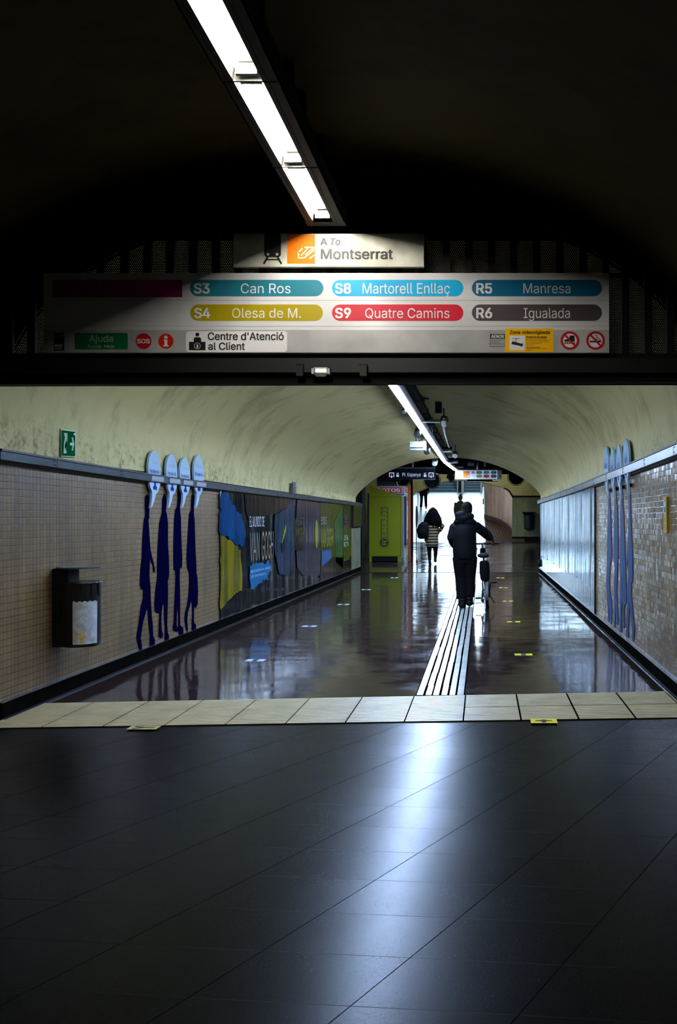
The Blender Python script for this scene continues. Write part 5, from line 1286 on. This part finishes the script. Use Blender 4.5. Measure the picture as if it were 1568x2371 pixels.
# ------------------------------------------------------------------ people
def face(bm, c, s, yaw=0):
    f = Vector((math.sin(yaw), math.cos(yaw), 0)); r = Vector((f.y, -f.x, 0))
    ball(bm, c, (.075*s, .095*s, .115*s)); ball(bm, c+f*.03*s-Vector((0,0,.055*s)), (.055*s, .06*s, .055*s))
    ball(bm, c+f*.095*s-Vector((0,0,.015*s)), (.014*s, .022*s, .024*s), 8, 6)
    for k in (-1, 1):
        ball(bm, c+r*.077*s*k-Vector((0,0,.01*s)), (.012*s, .022*s, .032*s), 8, 6)
        ball(bm, c+f*.084*s+r*.03*s*k+Vector((0,0,.01*s)), (.014*s, .012*s, .009*s), 8, 6)
    ball(bm, c+f*.088*s-Vector((0,0,.058*s)), (.026*s, .012*s, .009*s), 8, 6)
def hand(bm, w, d, s=1, curl=.5, side=1, down=Vector((0,0,-1))):
    """hand from wrist w pointing along d, fingers curling towards down"""
    d = Vector(d).normalized(); a = d.cross(down).normalized(); dn = a.cross(d).normalized()
    if dn.dot(down) < 0: dn = -dn
    k = w+d*.085*s
    tube(bm, [w, w+d*.045*s, k], [(.024*s, .018*s), (.036*s, .016*s), (.038*s, .014*s)], 10)
    for i, L in enumerate((.070, .080, .074, .058)):
        b0 = k+a*(-.028+.0187*i)*s*side-d*.01*s; c1, c2, c3 = curl*.6, curl*1.5, curl*2.5
        p1 = b0+(d*math.cos(c1)+dn*math.sin(c1))*L*.45*s; p2 = p1+(d*math.cos(c2)+dn*math.sin(c2))*L*.32*s; p3 = p2+(d*math.cos(c3)+dn*math.sin(c3))*L*.25*s
        tube(bm, [b0, p1, p2, p3], [.0095*s, .009*s, .0082*s, .006*s], 8)
    t0 = w+d*.03*s-a*.028*s*side; t1 = t0+(d*.6-a*.7*side+dn*.3).normalized()*.035*s; t2 = t1+(d*.8+dn*.6).normalized()*.03*s
    tube(bm, [t0, t1, t2], [.012*s, .0105*s, .008*s], 8)

def person(loc, label, J, shirt, trou, shoe=None, hair='short', s=1., hgroup=None, sleeve=1., hands=(.4, .4), extra=None, coat=False, skinny=1.):
    """J: joints in metres relative to loc (feet on z=0, +y is forward)"""
    L = Vector(loc); o = empty('person', L, label, 'person'); g = {k: L+Vector(v)*s for k, v in J.items() if k in ('head','sl','sr','el','er','wl','wr','hl','hr','kl','kr','al','ar')}
    hip = (g['hl']+g['hr'])/2; sh = (g['sl']+g['sr'])/2
    hw = abs(g['sr'].x-g['sl'].x)/2
    bm = B()
    face(bm, g['head'], s, J.get('yaw', (0,))[0] if 'yaw' in J else 0)
    tube(bm, [sh-Vector((0,0,.03)), g['head']-Vector((0,0,.06*s))], [.06*s, .05*s], 12)
    loft(bm, [(hip.x, hip.y, hip.z-.06*s, .14*s, .10*s), (hip.x, hip.y, hip.z+.05*s, .165*s, .115*s), ((hip.x*.6+sh.x*.4), hip.y*.6+sh.y*.4, hip.z*.6+sh.z*.4, .13*s, .095*s), (sh.x, sh.y, sh.z-.16*s, hw*.9, .12*s), (sh.x, sh.y, sh.z-.02*s, hw*.95, .08*s), (sh.x, sh.y, sh.z+.03*s, hw*.5, .05*s)])
    for a, b, c in (('sl', 'el', 'wl'), ('sr', 'er', 'wr')):
        tube(bm, [g[a], g[a].lerp(g[b], .5), g[b], g[b].lerp(g[c], .4), g[c]], [.055*s, .048*s, .04*s, .04*s, .026*s], 12)
    for k, (e_, w_) in enumerate((('el', 'wl'), ('er', 'wr'))):
        hand(bm, g[w_], J.get('hd'+('l', 'r')[k], None) and Vector(J['hd'+('l', 'r')[k]]) or (g[w_]-g[e_]), s, hands[k], 1 if k == 0 else -1, Vector((0, .3, -1)) if abs((g[w_]-g[e_]).normalized().z) < .8 else Vector((0, 1, -.2)))
    for a, b, c in (('hl', 'kl', 'al'), ('hr', 'kr', 'ar')):
        tube(bm, [g[a], g[a].lerp(g[b], .5), g[b], g[b].lerp(g[c], .35), g[c]], [.085*s, .07*s, .055*s, .055*s, .036*s], 14)
        tube(bm, [g[c]+Vector((0, -.04, -.045))*s, g[c]+Vector((0, .05, -.05))*s, g[c]+Vector((0, .16, -.065))*s], [(.035*s, .035*s), (.04*s, .03*s), (.035*s, .018*s)], 12)
    fuse('body', bm, M['skin'], o, .0095*s, 2)
    # trousers
    bm = B()
    loft(bm, [(hip.x, hip.y, hip.z-.10*s, .15*s*skinny, .12*s), (hip.x, hip.y, hip.z+.02*s, .18*s*skinny, .13*s), (hip.x, hip.y, hip.z+.12*s, .15*s*skinny, .11*s)])
    tw = J.get('tw', (.10, .085, .07, .065))
    for a, b, c in (('hl', 'kl', 'al'), ('hr', 'kr', 'ar')):
        tube(bm, [g[a], g[a].lerp(g[b], .5), g[b], g[b].lerp(g[c], .5), g[c]+Vector((0,0,.03))*s], [tw[0]*s, tw[1]*s, tw[2]*s, tw[2]*s*.95, tw[3]*s], 14)
    fuse('trousers', bm, trou, o, .012*s, 4)
    # shoes
    for c in ('al', 'ar'):
        bm = B(); a = g[c]; kk = 0; s0 = s; s = s*J.get('ss', 1.)
        tube(bm, [a+Vector((0, -.03, .035))*s, a+Vector((0, -.02, -.03))*s], [(.045*s, .05*s), (.045*s, .055*s)], 14)
        h = Vector((0, 0, kk*s))
        tube(bm, [a+Vector((0, -.085, -.045))*s+h*.3, a+Vector((0, -.03, -.04))*s, a+Vector((0, .07, -.05))*s, a+Vector((0, .17, -.062))*s, a+Vector((0, .20, -.07))*s], [(.028*s, .022*s), (.044*s, .038*s), (.048*s, .032*s), (.042*s, .022*s), (.02*s, .012*s)], 14)
        fuse('shoe', bm, shoe or M['black'], o, .010*s, 2); s = s0
    # top
    if shirt:
        bm = B(); sw = J.get('sw', (.075, .065, .055, .045)); bw = J.get('bw', 1.)
        zb = hip.z-.1*s if not coat else hip.z-.22*s
        if 'rings' in J: loft(bm, [((a+b)/2, L.y+.0, z, (b-a)/2, d) for a, b, z, d in J['rings']])
        else: loft(bm, [(hip.x, hip.y, zb, .19*s*bw, .15*s), (hip.x, hip.y, hip.z+.06*s, .195*s*bw, .15*s), ((hip.x+sh.x)/2, (hip.y+sh.y)/2, (hip.z+sh.z)/2, .18*s*bw, .14*s), (sh.x, sh.y, sh.z-.14*s, hw*1.03, .14*s), (sh.x, sh.y, sh.z-.01*s, hw*.86, .10*s), (sh.x, sh.y, sh.z+.07*s, hw*.45, .075*s)])
        for a, b, c in (('sl', 'el', 'wl'), ('sr', 'er', 'wr')):
            tube(bm, [g[a], g[a].lerp(g[b], .5), g[b], g[b].lerp(g[c], .5), g[b].lerp(g[c], .97)], [sw[0]*s, sw[1]*s, sw[2]*s*1.05, sw[2]*s, sw[3]*s], 14)
        if extra: extra(bm, g, s)
        fuse('jacket' if coat or extra else 'sweater', bm, shirt, o, .012*s, 4)
    return o, g

# man with bicycle
S = 147.; MYY = 13.6
def w12(zx, zy, dy=0.): return Vector(((950+zx/6.533-CX)/S+.0, dy, EYE-(1130+zy/6.533-CY)/S))
mx = w12(850, 0).x
def jm(zx, zy, dy=0.): v = w12(zx, zy, dy); v.x -= mx; return tuple(v)
Jm = dict(head=jm(858, 318, .10), sl=jm(672, 590, .02), sr=jm(990, 575, .04), el=jm(628, 745, .0), wl=jm(680, 890, .14), er=jm(1120, 672, .14), wr=jm(1222, 768, .42),
          hl=jm(752, 1040, 0), hr=jm(905, 1040, 0), kl=jm(768, 1350, .03), kr=jm(900, 1350, .05), al=jm(785, 1705, -.02), ar=jm(897, 1685, .03),
          tw=(.122, .112, .094, .084), sw=(.082, .078, .075, .055), ss=1.35, hdr=(.3, .5, -.3), rings=[(w12(a, 0).x, w12(b, 0).x, w12(0, c).z, d) for a, b, c, d in
          ((662, 996, 1085, .13), (652, 1002, 1060, .15), (642, 1010, 950, .16), (642, 1004, 820, .155), (640, 1002, 700, .16), (655, 1004, 610, .15), (690, 985, 545, .12), (740, 930, 505, .09))])
def hood(bm, g, s):
    X = lambda a: w12(a, 0).x; Z = lambda a: w12(0, a).z; y = MYY
    ball(bm, (X(815), y-.03, Z(455)), (.145, .13, .085)); ball(bm, (X(775), y-.06, Z(405)), (.095, .085, .062)); ball(bm, (X(900), y-.0, Z(430)), (.075, .1, .06)); ball(bm, (X(830), y-.02, Z(510)), (.185, .12, .06))
    for k in ('sl', 'sr'): ball(bm, g[k]+Vector((0, 0, -.01)), (.085, .09, .08))
man, gm = person((mx, MYY, 0), 'person in dark hooded jacket, cap and loose trousers pushing a bicycle away', Jm, M['cloth_navy'], M['cloth_black'], M['black'], coat=False, extra=hood, hands=(.6, .9))
bm = B(); h = gm['head']; ball(bm, h+Vector((0, -.005, .03)), (.088, .105, .095)); ball(bm, h+Vector((0, .12, .02)), (.06, .06, .012)); ball(bm, h+Vector((0, -.03, -.03)), (.085, .085, .07)); fuse('cap', bm, M['cloth_black'], man, .010, 2)

# woman with backpack
s2 = 80.6; WY = 24.8
def j2(zx, zy, dy=0., cx0=330): return ((zx-cx0)/6.533/s2, dy, EYE-(1130+zy/6.533-CY)/s2-zf(WY))
wx = (950+330/6.533-CX)/s2
Jw = dict(head=j2(345, 372, .02), sl=j2(255, 520), sr=j2(430, 515), el=j2(225, 640, -.02), wl=j2(235, 760, .06), er=j2(500, 572, -.05), wr=j2(440, 660, .06),
          hl=j2(290, 830), hr=j2(375, 830), kl=j2(290, 960, .02), kr=j2(385, 955, .03), al=j2(300, 1115, -.03), ar=j2(378, 1085, .05),
          tw=(.092, .08, .06, .045), sw=(.065, .06, .055, .045), bw=.92)
def stripes():
    m, nt, bs = new('cream_black_striped_knit'); g = G(nt); x, y, z = g.xyz()
    k = g.m('GREATER_THAN', g.m('FRACT', g.m('DIVIDE', z, .082)), .52)
    nt.links.new(g.mix(k, lin('#0a0908'), lin('#8c7a52')), bs.inputs['Base Color']); bs.inputs['Roughness'].default_value = .9; return m
wom, gw = person((wx, WY, zf(WY)), 'person with long dark hair in striped sweater and black leggings walking away', Jw, stripes(), M['cloth_black'], M['black'], hands=(.5, .6))
bm = B(); h = gw['head']; ball(bm, h+Vector((0, -.01, .02)), (.105, .115, .13))
loft(bm, [(h.x+.01, h.y-.05, h.z-.40, .17, .07), (h.x, h.y-.07, h.z-.28, .27, .10), (h.x, h.y-.06, h.z-.16, .245, .12), (h.x, h.y-.04, h.z-.02, .175, .12), (h.x, h.y-.02, h.z+.09, .11, .10), (h.x, h.y, h.z+.155, .03, .03)])
for i in range(26):
    a = random.uniform(PI*.9, 2.1*PI); r = .24
    tube(bm, [(h.x+.13*math.cos(a), h.y-.05+.08*math.sin(a), h.z-.02), (h.x+r*math.cos(a), h.y-.07+.11*math.sin(a), h.z-.25), (h.x+r*1.02*math.cos(a+.1), h.y-.06+.1*math.sin(a), h.z-.36-random.uniform(0, .08))], [.03, .03, .012], 6)
fuse('hair', bm, M['hair'], wom, .012, 3)
bpk = empty('backpack', gw['sl']+Vector((-.14, -.16, -.45)), 'black rounded backpack slung off the left shoulder of the striped sweater walker', 'backpack')
c_ = gw['sl']+Vector((-.10, -.17, -.20))
bm = B(); loft(bm, [(c_.x, c_.y, c_.z-.27, .10, .06), (c_.x, c_.y, c_.z-.22, .165, .10), (c_.x-.01, c_.y, c_.z, .175, .12), (c_.x+.01, c_.y, c_.z+.14, .14, .10), (c_.x+.04, c_.y, c_.z+.22, .07, .05)]); fuse('bag_body', bm, M['cloth_black'], bpk, .014, 4)
bm = B(); ball(bm, c_+Vector((-.005, -.11, -.09)), (.11, .04, .10)); fuse('front_pocket', bm, M['cloth_black'], bpk, .012, 2)
bm = B(); tube(bm, [c_+Vector((.06, .05, .17)), gw['sl']+Vector((.03, 0, .07)), gw['sl']+Vector((.05, .12, -.05)), gw['sl']+Vector((.0, .13, -.25)), c_+Vector((.1, .06, -.2))], (.012), 8); obj('strap', bm, M['cloth_black'], bpk, smooth=True)

# distant walkers
def jn(hs=1.):
    return dict(head=(0,.02,1.56), sl=(-.18,0,1.38), sr=(.18,0,1.38), el=(-.23,-.03,1.12), wl=(-.22,.08,.90), er=(.23,.0,1.12), wr=(.22,-.06,.90), hl=(-.09,0,.90), hr=(.09,0,.90), kl=(-.09,.10,.50), kr=(.09,-.03,.49), al=(-.10,.02,.09), ar=(.10,-.22,.11))
J = jn(); J.update(al=(-.14, .2, .10), kl=(-.11, .16, .5), ar=(.14, -.25, .12), kr=(.11, -.02, .49))
Yc = 41.9; p4, g4 = person(((981-CX)*Yc/F, Yc, rz(Yc)), 'person in black whose legs show below the plaster arch on the bright ramp', J, M['cloth_black'], M['cloth_black'], M['whitem'], coat=True)
bm = B(); ball(bm, g4['head']+Vector((0,-.01,.03)), (.09, .11, .11)); fuse('hair', bm, M['hair'], p4, .012, 2)
Yc = 33.9; J = jn(); coatm = mat('olive_padded_cloth', '#2a261c', .8, bump=.5, bscale=12)
p5, g5 = person((-.86, Yc, rz(Yc)), 'person with hair bun and olive coat, seen past the shoulder of the cap wearer', J, coatm, M['cloth_black'], M['black'], coat=True, s=.94)
bm = B(); ball(bm, g5['head']-Vector((0, .02, .16)), (.13, .11, .07)); fuse('scarf', bm, coatm, p5, .012, 3)
bm = B(); h = g5['head']; ball(bm, h+Vector((0,-.01,.03)), (.09, .11, .115)); ball(bm, h+Vector((.02,-.05,.15)), (.05, .05, .045)); fuse('hair', bm, mat('brown_hair', '#3a2818', .6), p5, .011, 2)

# ------------------------------------------------------------------ folding bicycle
bk = empty('folding_bicycle', (.075, 13.85, 0), 'black folding bicycle with small wheels wheeled along on the right of its owner', 'bicycle')
def bxl(z): return .085-.085*z      # lean to the left
def bp_(y, z, dx=0): return Vector((bxl(z)+dx, y, z))
RY_, FY = 13.36, 14.32; R = .205
nb = (Vector((1, 0, .085))).normalized()
for nm, yy_ in (('rear', RY_), ('front', FY)):
    bm = B(); ring(bm, bp_(yy_, R), nb, R-.024, .025, 44, 10); wh = obj('wheel', bm, M['rubber'], bk, smooth=True)
    bm = B(); ring(bm, bp_(yy_, R), nb, R-.05, .009, 40, 6); obj('rim', bm, M['greym'], wh)
    bm = B(); tube(bm, [bp_(yy_, R)-nb*.05, bp_(yy_, R)+nb*.05], .016, 12); obj('hub', bm, M['greym'], wh)
    bm = B()
    for i in range(20):
        a = 2*PI*i/20; d = Vector((0, math.cos(a), math.sin(a))); tube(bm, [bp_(yy_, R)+nb*(.025 if i % 2 else -.025), bp_(yy_, R)+d*(R-.05)], .0012, 4)
    obj('spokes', bm, M['greym'], wh)
    bm = B(); vs = []
    for i in range(15):
        a = math.radians(-10+170*i/14) if nm == 'rear' else math.radians(10+140*i/14); d = Vector((0, -math.cos(a), math.sin(a)))
        vs.append([bm.verts.new(bp_(yy_, R)+d*(R+.018)+nb*k) for k in (-.028, -.02, .02, .028)])
        for k in (0, 3): vs[-1][k].co -= d*.012
    for i in range(14):
        for k in range(3): bm.faces.new((vs[i][k], vs[i+1][k], vs[i+1][k+1], vs[i][k+1]))
    obj('mudguard', bm, M['greym'] if nm == 'rear' else M['blackm'], wh)
bm = B()
bb = (13.80, .27)
tube(bm, [bp_(14.14, .55), bp_(13.98, .42), bp_(13.78, .36)], [.026, .03, .03], 12); tube(bm, [bp_(bb[0], bb[1]), bp_(13.70, .60)], .020, 12)
for k in (-.055, .055):
    tube(bm, [bp_(bb[0], bb[1], k*.4), bp_(RY_, R, k)], .010, 8); tube(bm, [bp_(13.73, .50, k*.3), bp_(13.5, .40, k*.9), bp_(RY_, R, k)], .009, 8)
tube(bm, [bp_(13.78, .38), bp_(bb[0], bb[1])], .022, 10); tube(bm, [bp_(14.17, .47), bp_(14.13, .62)], .021, 12)
obj('frame', bm, M['blackm'], bk, smooth=True)
bm = B()
for k in (-.05, .05): tube(bm, [bp_(14.19, .44, 0), bp_(14.2, .42, k), bp_(FY, R, k)], .011, 8)
obj('fork', bm, M['blackm'], bk, smooth=True)
bm = B(); tube(bm, [bp_(14.13, .60), bp_(14.12, .80), bp_(14.13, .985)], [.019, .016, .016], 12); stm = obj('stem', bm, M['blackm'], bk, smooth=True)
hz = .998; hc = Vector((.008, 14.13, hz))
bm = B(); tube(bm, [hc+Vector((-.27, -.02, .0)), hc+Vector((-.08, 0, 0)), hc, hc+Vector((.08, 0, 0)), hc+Vector((.27, -.02, .012))], .012, 10); hb_ = obj('handlebar', bm, M['blackm'], bk, smooth=True)
for k in (-1, 1):
    bm = B(); tube(bm, [hc+Vector((.155*k, -.012, .006 if k > 0 else 0)), hc+Vector((.275*k, -.02, .012 if k > 0 else 0))], .019, 12); obj('grip', bm, M['rubber'], hb_)
    bm = B(); tube(bm, [hc+Vector((.12*k, .0, -.005)), hc+Vector((.15*k, .05, -.02)), hc+Vector((.23*k, .055, -.03))], .006, 8); obj('brake_lever', bm, M['blackm'], hb_)
bm = B(); tube(bm, [hc+Vector((-.1, 0, 0)), hc+Vector((-.14, .02, -.05)), hc+Vector((-.11, .05, -.16)), hc+Vector((-.02, .04, -.3))], .004, 6); tube(bm, [hc+Vector((.1, 0, 0)), hc+Vector((.04, .06, -.1)), hc+Vector((0, .04, -.3))], .004, 6); obj('cable', bm, M['rubber'], bk)
bm = B(); ball(bm, hc+Vector((-.115, -.03, -.08)), (.022, .02, .022)); obj('bell', bm, M['blackm'], hb_, smooth=True)
bm = B(); tube(bm, [bp_(13.70, .58), bp_(13.62, .80)], .015, 12); obj('seat_post', bm, M['silver'], bk)
bm = B(); c_ = bp_(13.58, .83); ball(bm, c_+Vector((0, -.03, 0)), (.095, .085, .042)); ball(bm, c_+Vector((0, .09, .005)), (.035, .12, .03)); fuse('saddle', bm, M['rubber'], bk, .010, 2)
bm = B(); c_ = bp_(13.86, .90); loft(bm, [(c_.x, c_.y, .83, .045, .05), (c_.x, c_.y, .87, .048, .055), (c_.x, c_.y, .93, .045, .05), (c_.x, c_.y, .945, .02, .03)]); fuse('stem_pouch', bm, M['cloth_black'], bk, .010, 3)
bm = B(); c_ = bp_(13.47, .59); loft(bm, [(c_.x+.012, c_.y, .435, .035, .03), (c_.x+.01, c_.y, .455, .072, .055), (c_.x, c_.y, .6, .083, .065), (c_.x-.004, c_.y, .73, .078, .06), (c_.x-.005, c_.y, .755, .05, .04)]); fuse('saddle_bag', bm, M['cloth_black'], bk, .010, 3)
bm = B(); bx_ = bp_(*bb); ring(bm, bx_+nb*.045, nb, .075, .006, 30, 6)
for i in range(5):
    a = 2*PI*i/5; tube(bm, [bx_+nb*.045, bx_+nb*.045+Vector((0, math.cos(a), math.sin(a)))*.075], .006, 5)
tube(bm, [bx_-nb*.05, bx_+nb*.05], .018, 10); obj('chainring', bm, M['blackm'], bk)
bm = B()
for dz in (1, -1): tube(bm, [bx_+nb*.045+Vector((0, 0, .075*dz)), bp_(RY_, R+.03*dz)+nb*.045], .005, 6)
obj('chain', bm, M['blackm'], bk)
for k, dz, px_ in ((1, .14, .17), (-1, -.14, -.15)):
    bm = B(); e_ = bx_+nb*.06*k; p_ = e_+Vector((.01*k, -.06, dz*.85)); tube(bm, [e_, p_], .009, 8); ck = obj('crank', bm, M['greym'], bk)
    bm = B(); c_ = p_+Vector((.055*k, 0, 0)); box(bm, c_.x-.045, c_.x+.045, c_.y-.04, c_.y+.04, c_.z-.012, c_.z+.012); obj('pedal', bm, M['rubber'], bk, bevel=.003)
bm = B(); tube(bm, [bp_(13.45, .25, -.05), bp_(13.42, .13, -.085), bp_(13.40, .11, -.06)], .012, 8); ball(bm, bp_(13.4, .14, -.065), (.02, .03, .03)); obj('derailleur', bm, M['blackm'], bk)
bm = B(); tube(bm, [bp_(13.62, .24, .03), bp_(13.45, .10, .11)], .008, 8); obj('kickstand', bm, M['blackm'], bk)

# ------------------------------------------------------------------ daylight down the stairwell
L = bpy.data.lights.new('stairwell_daylight', 'AREA'); L.shape = 'RECTANGLE'; L.size = 4.6; L.size_y = 10; L.energy = 2600; L.color = (.55, .78, 1.)
lo = bpy.data.objects.new('stairwell_daylight', L); C.objects.link(lo); lo.location = (-1.7, 60, 10.)
d = Vector((-1.4, 42, 1.5))-lo.location; lo.rotation_euler = d.to_track_quat('-Z', 'Y').to_euler()

for nm, lab, p, W, col in (('stair_fill_lamp', 'added fill lamp over the stairs at the head of the ramp', (-.12, 46.5, 6.6), 420, (.6, .82, 1)), ('ramp_fill_lamp', 'added warm fill lamp just inside the portal over the foot of the ramp', (-1.0, 34.6, 3.25), 100, (1, .84, .72))):  # added lamps brightening the stairs and the curved wall
    o = empty(nm, p, lab, 'ceiling lamp'); P = Vector(p)
    bm = B(); tube(bm, [P, P+Vector((0, 0, .12))], .08, 14); obj('can', bm, M['blackm'], o)
    bm = B(); tube(bm, [P+Vector((0, 0, .1)), (P.x+.22, P.y, P.z+.1)] if nm == 'stair_fill_lamp' else [P+Vector((0, 0, .1)), (P.x, YP+.3, P.z+.1)], .02, 8); obj('wall_arm', bm, M['blackm'], o)
    L = bpy.data.lights.new('fill_bulb', 'POINT'); L.energy = W; L.color = col; L.shadow_soft_size = .1
    lo = bpy.data.objects.new('fill_bulb', L); C.objects.link(lo); lo.parent = o; lo.location = (0, 0, -.12)
w = bpy.data.worlds.new('dark'); bpy.context.scene.world = w; w.use_nodes = True
w.node_tree.nodes['Background'].inputs[0].default_value = (.5, .7, 1, 1); w.node_tree.nodes['Background'].inputs[1].default_value = .0

sc = bpy.context.scene
sc.view_settings.view_transform = 'Standard'; sc.view_settings.look = 'None'; sc.view_settings.exposure = 0; sc.view_settings.gamma = 1
sc.view_settings.use_curve_mapping = False
sc.cycles.use_denoising = True
try: sc.cycles.denoiser = 'OPENIMAGEDENOISE'
except Exception: pass
sc.cycles.max_bounces = 8; sc.cycles.diffuse_bounces = 4; sc.cycles.glossy_bounces = 5; sc.cycles.transparent_max_bounces = 8
sc.cycles.sample_clamp_indirect = 6; sc.cycles.caustics_reflective = True
